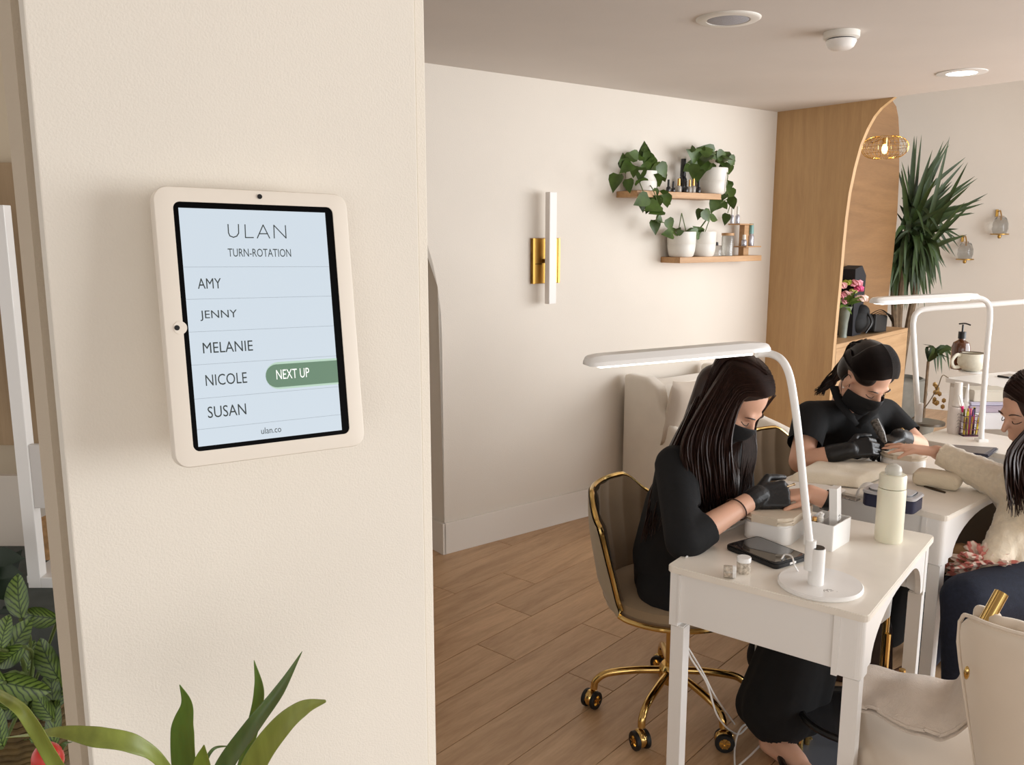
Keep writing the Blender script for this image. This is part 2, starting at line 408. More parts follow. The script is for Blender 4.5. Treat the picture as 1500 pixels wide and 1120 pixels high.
# ------------------------------------------------------------------ ceiling fittings
def ceiling_disc(name, label, cat, px, prof, m, inner=None, im=None, iname='lens'):
    p = Z(px[0], px[1], CH); t = thing(name, label, cat, (p.x, p.y, CH))
    bm = BM(); lathe(bm, prof, 40); obj('trim_ring', bm, m, t, smooth=True)
    if inner: bm = BM(); lathe(bm, inner, 40); obj(iname, bm, im, t, smooth=True)
    return t
ceiling_disc('ceiling_speaker', 'round white ceiling speaker with grey grille', 'speaker', (1067, 27),
    [(.001, -.004), (.078, -.004), (.080, -.008), (.108, -.008), (.116, -.003), (.117, 0), (.001, 0)], POTW, [(.001, -.011), (.06, -.011), (.074, -.007), (.076, -.002), (.001, -.002)], mat('grey_grille', (176, 176, 182), .7, bump=.8, bscale=900), 'grille')
t = ceiling_disc('smoke_detector', 'white stepped smoke detector on the ceiling', 'smoke detector', (1233, 47),
    [(.001, 0), (.068, 0), (.068, -.022), (.06, -.026), (.001, -.026)], POTW, [(.001, -.03), (.056, -.03), (.058, -.036), (.048, -.056), (.036, -.064), (.001, -.066)], WHITE, 'sensor_dome')
bm = BM(); lathe(bm, [(.001, -.026), (.052, -.026), (.052, -.03), (.001, -.03)], 32); obj('vent_gap', bm, mat('dark_gap', (60, 56, 54), .8), t)
t = ceiling_disc('recessed_downlight', 'lit round recessed downlight with white rim', 'ceiling light', (1409, 106),
    [(.07, 0), (.112, 0), (.114, -.004), (.07, -.006), (.068, 0)], WHITE, [(.001, -.005), (.066, -.005), (.068, -.003), (.068, -.001), (.001, -.001)], mat('downlight_lens', (255, 250, 238), .4, emit=8), 'lens')
# ------------------------------------------------------------------ linear wall sconce
WL = lambda s, z: WP(s, 0, z)
t = thing('wall_sconce', 'slim white bar wall light on a brushed brass backplate', 'wall light', WP(.655, 0, 1.475), RZL)
bm = BM(); box(bm, -.092, .092, -.02, 0, -.118, .118, bev=.003); obj('backplate', bm, BRASS, t)
for q_ in (-.092, .078):
    bm = BM(); box(bm, q_, q_+.014, -.024, -.0, -.118, .118, bev=.001); obj('flange', bm, BRASS, t)
bm = BM(); box(bm, -.03, .03, -.05, -.02, -.01, .01, bev=.002); box(bm, -.09, -.03, -.0215, -.019, -.018, -.012); obj('bracket', bm, mat('dark_brass', (110, 84, 44), .4, 1), t)
bm = BM(); box(bm, -.036, .012, -.088, -.05, -.222, .352, bev=.003); obj('light_bar', bm, mat('frosted_white', (236, 230, 226), .45), t)
# ------------------------------------------------------------------ floating shelves
def shelf(s0, s1, z, d, label):
    t = thing('floating_shelf', label, 'shelf', WP(s0, 0, z-.032), RZL)
    bm = BM(); box(bm, 0, s1-s0, -d, 0, 0, .034, bev=.002); obj('board', bm, SHELFW, t); return t
ZU, ZL_ = 1.846, 1.479
shelf(1.177, 1.885, ZU, .16, 'upper oak floating shelf below a trailing plant and dark bottles')
shelf(1.552, 2.315, ZL_, .15, 'lower oak floating shelf with two white pots')
def on_shelf(px, y, d, z): # world point above the shelf: pixel column on a plane d from the wall
    q = PL(px, y, W0+nL*d, nL); return Vector((q.x, q.y, z))
def heart(bm, base, tip_dir, n, L, W, fold=.15, droop=.25):
    """one heart-shaped leaf as a two-sided curved patch, 14 faces"""
    t = Vector(tip_dir).normalized(); n = Vector(n); n = (n-t*n.dot(t)).normalized(); s = t.cross(n)
    prof = [(0, .0), (-.02, .30), (.18, .5), (.42, .46), (.68, .28), (.88, .1), (1.0, 0.0)]
    mid = []; l = []; r = []
    for k, (a, wd) in enumerate(prof):
        a2 = a if k != 1 else .0
        c = Vector(base)+t*(a2*L)-n*(droop*L*max(0, a)**2)
        mid.append(c); e = Vector(base)+t*(a*L)-n*(droop*L*max(0, a)**2)
        l.append(e+s*wd*W+n*fold*W*wd); r.append(e-s*wd*W+n*fold*W*wd)
    vm = [bm.verts.new(v) for v in mid]; vl = [bm.verts.new(v) for v in l]; vr = [bm.verts.new(v) for v in r]
    for i in range(len(prof)-1):
        for A, flip in ((vl, 0), (vr, 1)):
            q = [vm[i], vm[i+1], A[i+1], A[i]]
            q = [v for j, v in enumerate(q)]
            try: bm.faces.new(q if not flip else q[::-1])
            except ValueError: pass
def pot_plant(name, label, base, r, h, tilt=0, pot=POTW, band=True):
    t = thing(name, label, 'plant', base)
    bm = BM(); lathe(bm, [(.001, 0), (r*.72, 0), (r*.86, h*.06), (r*.95, h*.25), (r, h*.5), (r*.985, h*.515), (r, h*.53), (r*1.01, h*.97), (r, h), (r*.93, h), (r*.9, h*.9), (.001, h*.9)], 28); obj('pot', bm, pot, t, smooth=True)
    return t
def leaf_obj(t, base, d, n, L, W, m=LEAF, nm='leaf'):
    bm = BM(); b = Vector(base)-t.location; heart(bm, b, d, n, L, W, fold=random.uniform(.05, .3), droop=random.uniform(.05, .35)); return obj(nm, bm, m, t, smooth=True)
toC = lambda p: (CAM-Vector(p)).normalized()
def lp(px, y, d): return PL(px, y, W0+nL*d, nL)
def pothos(t, leaves, vines, d0=.12):
    for (x, y, ang, L) in leaves:                 # pixel of the leaf's stalk end, direction it points in the picture, length px
        d = d0+random.uniform(-.05, .05); p = lp(x, y, d)
        L *= .9; a = R(ang); q = lp(x+cos(a)*L, y-sin(a)*L, d+random.uniform(-.02, .03)); v = q-p
        n = toC(p)+Vector((random.uniform(-.5, .5), random.uniform(-.3, .3), random.uniform(-.1, .7)))
        leaf_obj(t, p, v, n, v.length, v.length*.8)
    for vn in vines:
        pts = spline([lp(*q)-t.location for q in vn], 5); bm = BM(); tube(bm, pts, .0028, 5); obj('vine', bm, STEM, t, smooth=True)
# left trailing plant on the upper shelf
b1 = on_shelf(940, 270, .075, ZU)
t = pot_plant('trailing_plant', 'trailing heart-leaf plant at left end of upper shelf', b1, .088, .112)
pothos(t, [(913, 232, -80, 26), (922, 235, 60, 22), (932, 232, 40, 20), (945, 232, 95, 26), (942, 222, 60, 14), (952, 238, 110, 24), (905, 255, -110, 28), (920, 262, -85, 22), (930, 250, -60, 22), (940, 245, -100, 24),
   (950, 250, -90, 32), (938, 262, -70, 24), (955, 245, -20, 22), (965, 240, -55, 28), (958, 255, -70, 26), (945, 265, -95, 28), (926, 240, -150, 20), (935, 228, 160, 16), (948, 235, -45, 24), (960, 262, -90, 20),
   (915, 246, 95, 26), (968, 250, -75, 22), (941, 240, -60, 26), (930, 243, -100, 20)],
  [[(945, 262, .1), (955, 275, .17), (962, 292, .17), (966, 310, .16), (960, 324, .16)], [(935, 262, .1), (942, 280, .17), (950, 300, .17)], [(962, 322, .16), (973, 326, .12), (980, 322, .12)]])
pothos(t, [(958, 275, -100, 24), (950, 288, -150, 26), (937, 290, -65, 26), (965, 280, -60, 28), (975, 284, -80, 24), (966, 300, -170, 20), (970, 308, 190, 22), (958, 322, -80, 24), (961, 318, -30, 16), (978, 320, -70, 22), (955, 296, -120, 20), (968, 290, -20, 22), (962, 286, -90, 26)], [], .17)
# right trailing plant on the upper shelf
b2 = on_shelf(1043, 280, .08, ZU)
t = pot_plant('trailing_plant', 'bushy trailing plant in white pot at right end of upper shelf', b2, .088, .155)
pothos(t, [(1032, 235, -100, 24), (1040, 240, -80, 24), (1028, 226, 30, 24), (1035, 222, 15, 20), (1045, 232, 60, 16), (1050, 235, -30, 22), (1062, 232, 10, 20), (1068, 230, -50, 18), (1060, 238, -70, 20), (1020, 236, -170, 12), (1018, 240, -100, 26),
   (1024, 232, 140, 20), (1016, 222, 110, 12), (1038, 228, -140, 22), (1050, 228, 10, 18), (1055, 226, -45, 24), (1012, 244, -150, 14), (1026, 248, -110, 20), (1045, 225, 150, 22), (1036, 236, -120, 22), (1068, 242, -85, 18), (1030, 220, 70, 8), (1018, 250, -80, 18)],
  [[(1058, 245, .13), (1066, 255, .17), (1064, 275, .17), (1070, 295, .15), (1066, 312, .14)], [(1068, 290, .15), (1052, 300, .14), (1040, 315, .13), (1025, 335, .12), (1018, 338, .1)], [(1028, 220, .1), (1024, 230, .1)]])
pothos(t, [(1062, 266, -60, 20), (1070, 265, -110, 18), (1069, 276, -80, 22), (1072, 288, -85, 22), (1056, 292, -120, 20), (1048, 292, -105, 22), (1059, 296, -60, 14), (1030, 308, -60, 22), (1040, 318, -10, 16), (1066, 313, -110, 20), (1027, 306, -110, 18), (1064, 282, -120, 16)], [], .14)
# lower shelf pots
for px_, lab in ((997.5, 'small green plant in left white pot on lower shelf'), (1029, 'leafy sprig in right white pot on lower shelf')):
    b = on_shelf(px_, 376, .085, ZL_); t = pot_plant('potted_plant', lab, b, .083 if px_ < 1000 else .076, .148)
    x0 = px_
    lv = [(x0-8+random.uniform(-4, 6), 344+random.uniform(-4, 3), random.choice([20, 60, 120, 150, 170, 10]), random.uniform(8, 15)) for _ in range(13)]
    vn = [[(x0-5, 345, .09), (x0+1, 312, .1)], [(x0+9, 345, .09), (x0+1, 312, .1)]] if px_ < 1000 else [[(x0-12, 345, .09), (x0+5, 322, .1)], [(x0+2, 345, .09), (x0+10, 322, .1)]]
    pothos(t, lv, vn, .09)
# bottles on the shelves
def bottle(name, label, cat, base, r, h, neck, cap_r, cap_h, mb, mc, group=None, capname='cap', seg=16):
    t = thing(name, label, cat, base, group=group)
    bm = BM(); lathe(bm, [(.001, 0), (r*.92, 0), (r, h*.05), (r, h*.82), (r*.8, h*.92), (neck, h), (neck, h*1.04), (.001, h*1.04)], seg); obj('body', bm, mb, t, smooth=True)
    bm = BM(); lathe(bm, [(.001, h*1.02), (cap_r, h*1.02), (cap_r*.85, h+cap_h), (.001, h+cap_h)], seg); obj(capname, bm, mc, t, smooth=True)
    return t
CLEAR = mat('clear_polish', (206, 200, 192), .12, trans=.35); DARKB = mat('dark_glass', (34, 34, 38), .15, coat=.4); GOLDC = mat('gold_cap', (206, 160, 96), .25, 1)
SILV = mat('silver_label', (190, 190, 200), .25, .6)
for x, r, h, ch, mb, mc, lab in ((979, .013, .035, .038, DARKB, BLK, 'black-capped polish bottle at left of the shelf row'), (986, .012, .03, .034, DARKB, BLK, 'small dark polish bottle second from left in the shelf row'),
     (994, .017, .042, .04, CLEAR, GOLDC, 'clear polish bottle with gold cap before the tall black bottle'), (1005, .012, .04, .03, DARKB, BLK, 'short black bottle just right of tall black bottle'),
     (1010, .013, .04, .038, CLEAR, GOLDC, 'clear bottle with pale gold cap on upper shelf'), (1015.5, .014, .045, .04, CLEAR, GOLDC, 'rightmost gold-capped clear bottle on upper shelf'), (1023, .014, .04, .04, DARKB, BLK, 'black bottle half under the right trailing plant')):
    bottle('polish_bottle', lab, 'nail polish', on_shelf(x, 280, .1, ZU), r, h, r*.5, r*.55, ch, mb, mc, 'polish bottles on the upper shelf')
t = bottle('spray_bottle', 'tall black bottle with pale top on upper shelf', 'bottle', on_shelf(1000, 275, .05, ZU), .024, .1, .016, .018, .1, DARKB, DARKB)
bm = BM(); lathe(bm, [(.001, .2), (.017, .2), (.017, .21), (.001, .212)], 16); obj('tip', bm, POTW, t)
# small display stand on the lower shelf
b = on_shelf(1085, 376, .075, ZL_); t = thing('display_stand', 'little stepped oak display stand on lower shelf', 'stand', b, RZL)
bm = BM(); box(bm, .0, .05, -.02, .02, 0, .19, bev=.001); obj('upright', bm, SHELFW, t)
bm = BM(); box(bm, -.08, .055, -.045, .045, .19, .198, bev=.001); obj('top_tier', bm, SHELFW, t)
bm = BM(); box(bm, -.02, .13, -.055, .04, .052, .060, bev=.001); obj('lower_tier', bm, SHELFW, t)
zt = ZL_+.198; z2 = ZL_+.06
def SP(x, d, z): return on_shelf(x, 350, d, z)
bottle('polish_bottle', 'silver bottle at left on top of the display stand', 'nail polish', SP(1071, .09, zt), .012, .05, .008, .008, .05, SILV, POTW, 'silver bottles on the stand')
bottle('polish_bottle', 'silver bottle at right on top of the display stand', 'nail polish', SP(1079, .09, zt), .014, .055, .008, .009, .05, SILV, POTW, 'silver bottles on the stand')
bottle('polish_bottle', 'short silver bottle on the stand lower tier', 'nail polish', SP(1090, .1, z2), .017, .04, .008, .012, .03, SILV, POTW, 'silver bottles on the stand')
bottle('polish_bottle', 'tall silver bottle with teal cap on stand lower tier', 'nail polish', SP(1100, .1, z2), .018, .075, .012, .016, .065, SILV, mat('teal_cap', (120, 165, 160), .3))
t = thing('glass_jar', 'clear glass jar with wooden lid on lower shelf', 'jar', SP(1066, .1, ZL_))
bm = BM(); lathe(bm, [(.001, 0), (.034, 0), (.036, .01), (.036, .12), (.033, .125), (.033, .004), (.001, .004)], 24, cap=False); obj('glass', bm, mat('thin_glass', (235, 235, 232), .05, trans=.9), t, smooth=True)
bm = BM(); lathe(bm, [(.001, .125), (.038, .125), (.038, .14), (.001, .142)], 24); obj('lid', bm, SHELFW, t)
t = thing('glass_jar', 'squat clear jar beside the right white pot', 'jar', SP(1050, .09, ZL_))
bm = BM(); lathe(bm, [(.001, 0), (.032, 0), (.033, .01), (.033, .06), (.028, .066), (.001, .066)], 20); obj('glass', bm, MATS['thin_glass'], t, smooth=True)
bm = BM(); lathe(bm, [(.001, .066), (.012, .066), (.01, .085), (.001, .087)], 12); obj('stopper', bm, BLK, t, smooth=True)
# ------------------------------------------------------------------ things on the oak counter
def onC(x, y): return Z(x, y, ZC)
b = onC(1234, 494); t = thing('flower_vase', 'grey-green vase holding pink and cream flowers on oak counter', 'vase', b)
k = 5.4
bm = BM(); lathe(bm, [(.001, 0), (.028, 0), (.026, .02), (.03, .1), (.04, .17), (.052, .21), (.048, .21), (.001, .19)], 24); obj('vase_body', bm, mat('grey_green_glaze', (112, 118, 108), .35, noise=.15), t, smooth=True)
for (x, y, r, c) in ((1232, 418, .032, (214, 160, 160)), (1241, 414, .024, (150, 160, 60)), (1254, 415, .034, (222, 150, 165)), (1242, 430, .03, (220, 178, 178)), (1231, 432, .03, (190, 120, 130)), (1262, 437, .034, (230, 205, 195)), (1250, 426, .022, (196, 196, 120)), (1236, 442, .024, (200, 140, 150)), (1258, 423, .026, (216, 90, 140))):
    p = Y(x, y, b.y)-b; bm = BM(); 
    for q in range(9):
        a = q*2.4; M = Matrix.Rotation(a, 4, 'Z') @ Matrix.Rotation(R(35+q*3), 4, 'X')
        ball(bm, p+Vector((cos(a), sin(a), random.uniform(-.4, .4)))*r*.62, (r*.8, r*.4, r*.8), 1, M)
    obj('flower', bm, mat('petal_%d_%d' % (c[0], c[2]), c, .7), t, smooth=True)
for q in range(34):
    a = random.uniform(0, 2*pi); p = b+Vector((0, 0, .22)); d = Vector((cos(a)*.8, sin(a)*.6, random.uniform(-.2, 1))); leaf_obj(t, p+d*.02, d, (0, -.6, .8), random.uniform(.07, .12), .03, mat('bouquet_green', (90, 120, 50), .5))
for x0_, x1_ in ((1238, 1241), (1240, 1256), (1238, 1232)):
    bm = BM(); tube(bm, [Vector((0, 0, .1)), Y(x1_, 430, b.y)-b], .003, 5); obj('stem', bm, STEM, t)
b = onC(1255, 490)
bm = BM(); capsule(bm, (b.x-.02, b.y, ZC+.082), .078, (b.x+.06, b.y+.06, ZC+.085), .075); ball(bm, (b.x+.02, b.y+.01, ZC+.16), (.065, .06, .055)); 
t = blob('black_handbag', bm, .012, mat('black_leather', (9, 9, 10), .75), label=None); tag(t, 'slouched black bag beside the vase on oak counter', 'bag'); origin(t)
bm = BM(); tube(bm, spline([Vector((b.x+.03, b.y-.07, ZC+.02)), Vector((b.x+.075, b.y-.05, ZC+.09)), Vector((b.x+.05, b.y-.03, ZC+.16))], 6), .007, 6); o = obj('handle', bm, BLK, smooth=True); o.parent = t; o.matrix_parent_inverse = Matrix.Translation(-t.location)
b = onC(1284, 487)
bm = BM(); box(bm, -.15, .11, -.05, .06, .002, .125, bev=.012, M=Matrix.Translation((b.x, b.y+.04, ZC)) @ Matrix.Rotation(RZB, 4, 'Z') @ Matrix.Rotation(R(6), 4, 'Y')); t = obj('black_box', bm, mat('black_fabric_box', (16, 16, 17), .6)); tag(t, 'black box with loose straps at far end of oak counter', 'box'); origin(t)
for k in range(5):
    bm = BM(); p0 = Vector((b.x-.06+k*.02, b.y+.02, ZC+.12)); tube(bm, spline([p0, p0+Vector((.09, .01, .04-.01*k)), Y(1303+k*1.5, 462+k*4, b.y+.1)], 5), .006, 5, flat=.4); o = obj('strap', bm, BLK, smooth=True); o.parent = t; o.matrix_parent_inverse = Matrix.Translation(-t.location)
b = Y(1250, 425, 5.95)
t = thing('black_hatbox', 'black angular box standing behind the flowers', 'box', (b.x, b.y, ZC), RZB)
bm = BM(); prism_xz(bm, [(-.11, 0), (.06, 0), (.09, b.z-ZC+.1), (0, b.z-ZC+.17), (-.13, b.z-ZC+.15)], -.05, .05); obj('shell', bm, mat('navy_black', (18, 19, 26), .7), t)
# ------------------------------------------------------------------ wire pendant
b = Y(1296, 216, 5.75)
t = thing('wire_lamp', 'gold wire cage lamp with a lit bulb in the oak arch', 'lamp', b)
RP, HP = .143, .07
bm = BM()
for k in range(28):
    a = 2*pi*k/28; pts = []
    for j in range(13):
        u = -pi/2+pi*j/12; rr = RP*(.28+.72*max(0, cos(u))**.8); pts.append(Vector((cos(a)*rr, sin(a)*rr, sin(u)*HP)))
    tube(bm, pts, .0014, 4)
for j in range(5):
    u = -1.2+j*.6; rr = RP*(.28+.72*cos(u)**.8); tube(bm, [Vector((cos(2*pi*q/32)*rr, sin(2*pi*q/32)*rr, sin(u)*HP)) for q in range(32)], .0014, 4, closed=True)
obj('wire_cage', bm, GOLD, t, smooth=True, kind='stuff')
bm = BM(); lathe(bm, [(.001, -.04), (.012, -.035), (.018, -.015), (.017, .0), (.011, .02), (.001, .022)], 16); obj('bulb', bm, mat('warm_bulb', (255, 205, 120), .4, emit=9), t, smooth=True)
bm = BM(); lathe(bm, [(.001, .02), (.016, .02), (.016, .06), (.001, .06)], 16); tube(bm, spline([(0, 0, .06), (.06, .1, .085), (.1, .24, .085), (.14, .62, .08)], 5), .004, 6); obj('bracket_arm', bm, GOLD, t, smooth=True)
pl_ = bpy.data.lights.new('bulb_light', 'POINT'); pl_.energy = 2.2; pl_.color = (1, .75, .42); pl_.shadow_soft_size = .02; lo = bpy.data.objects.new('bulb_light', pl_); link(lo, t); lo.location = (0, 0, -.005)
# ------------------------------------------------------------------ glass wall vases on the back wall
nK = Vector((sin(RZK), -cos(RZK), 0))
def onK(x, y, d=0): return PL(x, y, bw+nK*d, nK)
for x, y, lab in ((1414, 371, 'left clear glass wall bud vase with brass rim'), (1465, 334, 'right, higher clear glass wall bud vase with brass rim')):
    b = onK(x, y, .07); t = thing('wall_vase', lab, 'wall vase', b, group='glass bud vases on the back wall')
    bm = BM(); lathe(bm, [(.02, -.06), (.05, -.05), (.064, -.01), (.062, .04), (.045, .085), (.022, .105)], 20, cap=False); obj('glass', bm, MATS['thin_glass'], t, smooth=True)
    bm = BM(); tube(bm, [Vector((cos(2*pi*q/24)*.07, sin(2*pi*q/24)*.07, -.052)) for q in range(24)], .005, 6, closed=True); tube(bm, [(0, .07, .14), (0, .02, .15), (0, 0, .11), (0, 0, .06)], .005, 6)
    tube(bm, [(0, .07, .1), (0, .0699, .16)], .012, 8); lathe(bm, [(.001, -.09), (.012, -.085), (.016, -.07), (.012, -.055), (.001, -.05)], 12); obj('brass_mount', bm, BRASS, t, smooth=True)
# ------------------------------------------------------------------ palm-like floor plant behind the counter
bY = 7.0
pb_ = Y(1312, 600, bY); gp = Vector((pb_.x, bY, 0))
t = thing('dracaena_plant', 'tall spiky dark green cane plant in a grey planter behind the counter', 'plant', gp)
bm = BM(); lathe(bm, [(.001, 0), (.14, 0), (.2, .15), (.23, .32), (.21, .44), (.185, .45), (.18, .42), (.001, .41)], 28); obj('planter', bm, mat('grey_concrete', (128, 126, 118), .8, noise=.08), t, smooth=True)
def DP(x, y, dy=0): return Y(x, y, bY+dy)-gp
for c in (((1315, 560), (1316, 480), (1322, 400), (1330, 330)), ((1318, 560), (1330, 480), (1342, 420), (1350, 370)), ((1314, 560), (1311, 470), (1310, 430), (1312, 400))):
    bm = BM(); tube(bm, spline([DP(*q) for q in c], 5), .028, 8); obj('cane', bm, mat('cane_bark', (112, 94, 74), .9, noise=.25, nscale=30), t, smooth=True)
def blade(bm, pts, wmax, fold=.25, n=None, taper=1.0):
    P = spline(pts, 4); m = len(P); a = []; b_ = []; c = []
    for i, p in enumerate(P):
        tt = (P[min(m-1, i+1)]-P[max(0, i-1)]).normalized(); nn = n or Vector((0, -1, .3)); s = tt.cross(nn); s = s.normalized() if s.length > 1e-4 else Vector((1, 0, 0)); u = i/(m-1)
        w_ = wmax*min(1, .45+u*2.2)*(max(0, 1-u**2.2))**.9 + .0004
        nn2 = s.cross(tt)
        a.append(bm.verts.new(p+s*w_+nn2*w_*fold)); b_.append(bm.verts.new(p)); c.append(bm.verts.new(p-s*w_+nn2*w_*fold))
    for i in range(m-1): bm.faces.new((a[i], a[i+1], b_[i+1], b_[i])); bm.faces.new((b_[i], b_[i+1], c[i+1], c[i]))
tips = [(1350, 197), (1382, 206), (1388, 212), (1412, 238), (1428, 258), (1438, 292), (1428, 312), (1410, 348), (1404, 335), (1372, 392), (1350, 415), (1358, 380), (1392, 372), (1340, 440), (1325, 445), (1305, 420), (1303, 362), (1318, 300), (1330, 240), (1362, 230), (1372, 260), (1396, 270), (1402, 300), (1385, 330), (1375, 350), (1365, 410), (1348, 400), (1335, 420), (1352, 360), (1316, 380), (1320, 250), (1345, 450), (1376, 395)]
for i, tp in enumerate(tips):
    for rep in range(3):
        o_ = random.choice([(1330, 335), (1350, 370), (1334, 300), (1342, 345)]) if rep else ((1335, 330) if tp[1] < 330 else (1345, 345))
        jx, jy = (random.uniform(-14, 14), random.uniform(-14, 16)) if rep else (0, 0)
        ex, ey = tp[0]+jx, tp[1]+jy
        ex = max(ex, 1306); mx_, my_ = (o_[0]+ex)/2, (o_[1]+ey)/2-(12 if ey > o_[1] else 2)
        dy = random.uniform(-.35, .25)
        bm = BM(); blade(bm, [DP(o_[0], o_[1]), DP(mx_, my_, dy*.6), DP(ex, ey, dy)], .021, n=Vector((random.uniform(-.5, .5), -1, random.uniform(-.2, .6)))); obj('leaf', bm, LEAFD, t, smooth=True)
for i in range(70):
    o_ = random.choice([(1330, 340), (1344, 352), (1318, 380), (1328, 360)]); ang = random.uniform(-150, -25); L = random.uniform(50, 105)
    ex, ey = o_[0]+cos(R(ang))*L*.55, o_[1]-sin(R(ang))*L; ex = max(ex, 1304)
    if ey > 455: ey = 455
    dy = random.uniform(-.3, .25); bm = BM(); blade(bm, [DP(o_[0], o_[1]), DP((o_[0]+ex)/2+(ex-o_[0])*.2, (o_[1]+ey)/2-12, dy*.7), DP(ex, ey, dy)], .02, n=Vector((random.uniform(-.6, .6), -1, random.uniform(-.2, .4)))); obj('leaf', bm, LEAFD, t, smooth=True)
# low shoots by the planter
t2 = thing('spiky_plant', 'small dark arching plant low beside the grey planter', 'plant', gp+Vector((.10, -.28, 0)))
bm = BM(); lathe(bm, [(.001, 0), (.07, 0), (.09, .15), (.08, .15), (.001, .14)], 16); obj('pot', bm, MATS['grey_concrete'], t2, smooth=True)
bm = BM(); tube(bm, [(0, 0, .1), (.0, 0, .62)], .012, 6); obj('stem', bm, MATS['cane_bark'], t2)
for i in range(16):
    a = R(random.uniform(-70, 100)); L = random.uniform(.12, .22); o_ = Vector((.0, 0, .62)); 
    bm = BM(); blade(bm, [o_, o_+Vector((cos(a)*L*.6, random.uniform(-.1, .1), L*.55)), o_+Vector((cos(a)*L, random.uniform(-.15, .1), sin(a)*L*.6))], .016); obj('leaf', bm, LEAFD, t2, smooth=True)
# ------------------------------------------------------------------ wall tablet
n3 = Vector((.565, -.811, .152)).normalized(); e1 = Vector((.825, .562, -.018)); e1 = (e1-n3*e1.dot(n3)).normalized(); e2 = n3.cross(e1)
TQ = CAM+Vector((-.353, .871, .047))
def TL(x, y):
    p = PL(x, y, TQ, n3); return p
cT = sum((TL(*q) for q in ((227, 271), (509.5, 284.5), (533, 652), (253.5, 688))), Vector())/4
MT = Matrix(((e1.x, e2.x, n3.x, cT.x), (e1.y, e2.y, n3.y, cT.y), (e1.z, e2.z, n3.z, cT.z), (0, 0, 0, 1))); MTi = MT.inverted()
def tl(x, y): p = MTi @ TL(x, y); return p.x, p.y
def tz(zx, zy): return tl(210+zx/2.488, 250+zy/2.488)
def rrect(x0, x1, y0, y1, r, n=7):
    out = []
    for cx, cy, a0 in ((x1-r, y1-r, 0), (x0+r, y1-r, pi/2), (x0+r, y0+r, pi), (x1-r, y0+r, 3*pi/2)):
        for k in range(n): a = a0+pi/2*k/(n-1); out.append((cx+cos(a)*r, cy+sin(a)*r))
    return out
def bounds(tlq, trq, brq, blq): return ((tlq[0]+blq[0])/2, (trq[0]+brq[0])/2, (blq[1]+brq[1])/2, (tlq[1]+trq[1])/2)
OB = bounds(tl(227, 271), tl(509.5, 284.5), tl(533, 652), tl(253.5, 688))
IB = bounds(tz(110, 112), tz(692, 132), tz(750, 957), tz(180, 1025))
SB = bounds(tz(130, 133), tz(666, 153), tz(722, 944), tz(200, 1007))
t = bpy.data.objects.new('wall_tablet', None); link(t); t.matrix_world = MT
tag(t, 'cream framed tablet on the near wall listing names in turn order', 'tablet')
CASE = mat('cream_case', (238, 228, 214), .45)
bm = BM(); o1 = rrect(*OB, .0145); i1 = rrect(*IB, .007); n = len(o1)
def loop(pts, z, s=0): return [bm.verts.new((x, y, z)) for x, y in pts]
sh = rrect(OB[0]+.002, OB[1]-.002, OB[2]+.002, OB[3]-.002, .0125)
L = [loop(sh, -.017), loop(o1, -.015), loop(o1, -.0015), loop(rrect(OB[0]+.0008, OB[1]-.0008, OB[2]+.0008, OB[3]-.0008, .0137), -.0003), loop(rrect(OB[0]+.002, OB[1]-.002, OB[2]+.002, OB[3]-.002, .0125), 0), loop(i1, 0), loop(i1, -.002)]
for a, b in zip(L, L[1:]):
    for k in range(n): bm.faces.new((a[k], a[(k+1) % n], b[(k+1) % n], b[k]))
bm.faces.new(L[0][::-1]); case = obj('case', bm, CASE, t, smooth=True)
def disc(bm, c, r, z, seg=24, th=.0003):
    prism(bm, [(c[0]+cos(2*pi*k/seg)*r, c[1]+sin(2*pi*k/seg)*r) for k in range(seg)], z-th, z)
for q, nm in (((380, 288), 'camera_hole'), ((259, 480), 'camera_hole')):
    bm = BM(); disc(bm, tl(*q), .0026, .0012); obj(nm, bm, BLK, case)
bm = BM(); c_ = tl(262.5, 480); disc(bm, (c_[0]+.001, c_[1]), .0066, .0006, th=.002); obj('sensor_lobe', bm, CASE, case)
bm = BM(); prism(bm, i1, -.004, -.0012); bez = obj('bezel', bm, mat('tablet_black', (4, 4, 5), .35, ior=1.15), t)
bm = BM(); prism(bm, [(SB[0], SB[2]), (SB[1], SB[2]), (SB[1], SB[3]), (SB[0], SB[3])], -.0012, -.0010)
SCR = mat('screen_glow', (214, 227, 238), .25, emit=.88); SCR.node_tree.nodes['Principled BSDF'].inputs['Base Color'].default_value = (.05, .05, .05, 1)
scr = obj('screen', bm, SCR, t)
INK = mat('screen_ink', (52, 62, 62), .6)
def text(s, x0, x1, y, m, parent, z=-.0007, name='lettering', capref=None, h=None):
    cu = bpy.data.curves.new('txt', 'FONT'); cu.body = s; cu.extrude = .0; cu.resolution_u = 3
    o = bpy.data.objects.new('tmp', cu); COL.objects.link(o); dg = bpy.context.evaluated_depsgraph_get(); me = bpy.data.meshes.new_from_object(o.evaluated_get(dg)); bpy.data.objects.remove(o); bpy.data.curves.remove(cu)
    xs = [v.co.x for v in me.vertices]; ys = [v.co.y for v in me.vertices]; sx = (x1-x0)/(max(xs)-min(xs)); sy = h/(max(ys)-min(ys)) if h else sx
    for v in me.vertices: v.co = Vector((x0+(v.co.x-min(xs))*sx, y+(v.co.y-min(ys))*sy, z))
    me.materials.append(m); me.name = name; q = bpy.data.objects.new(name, me); link(q, parent); return q
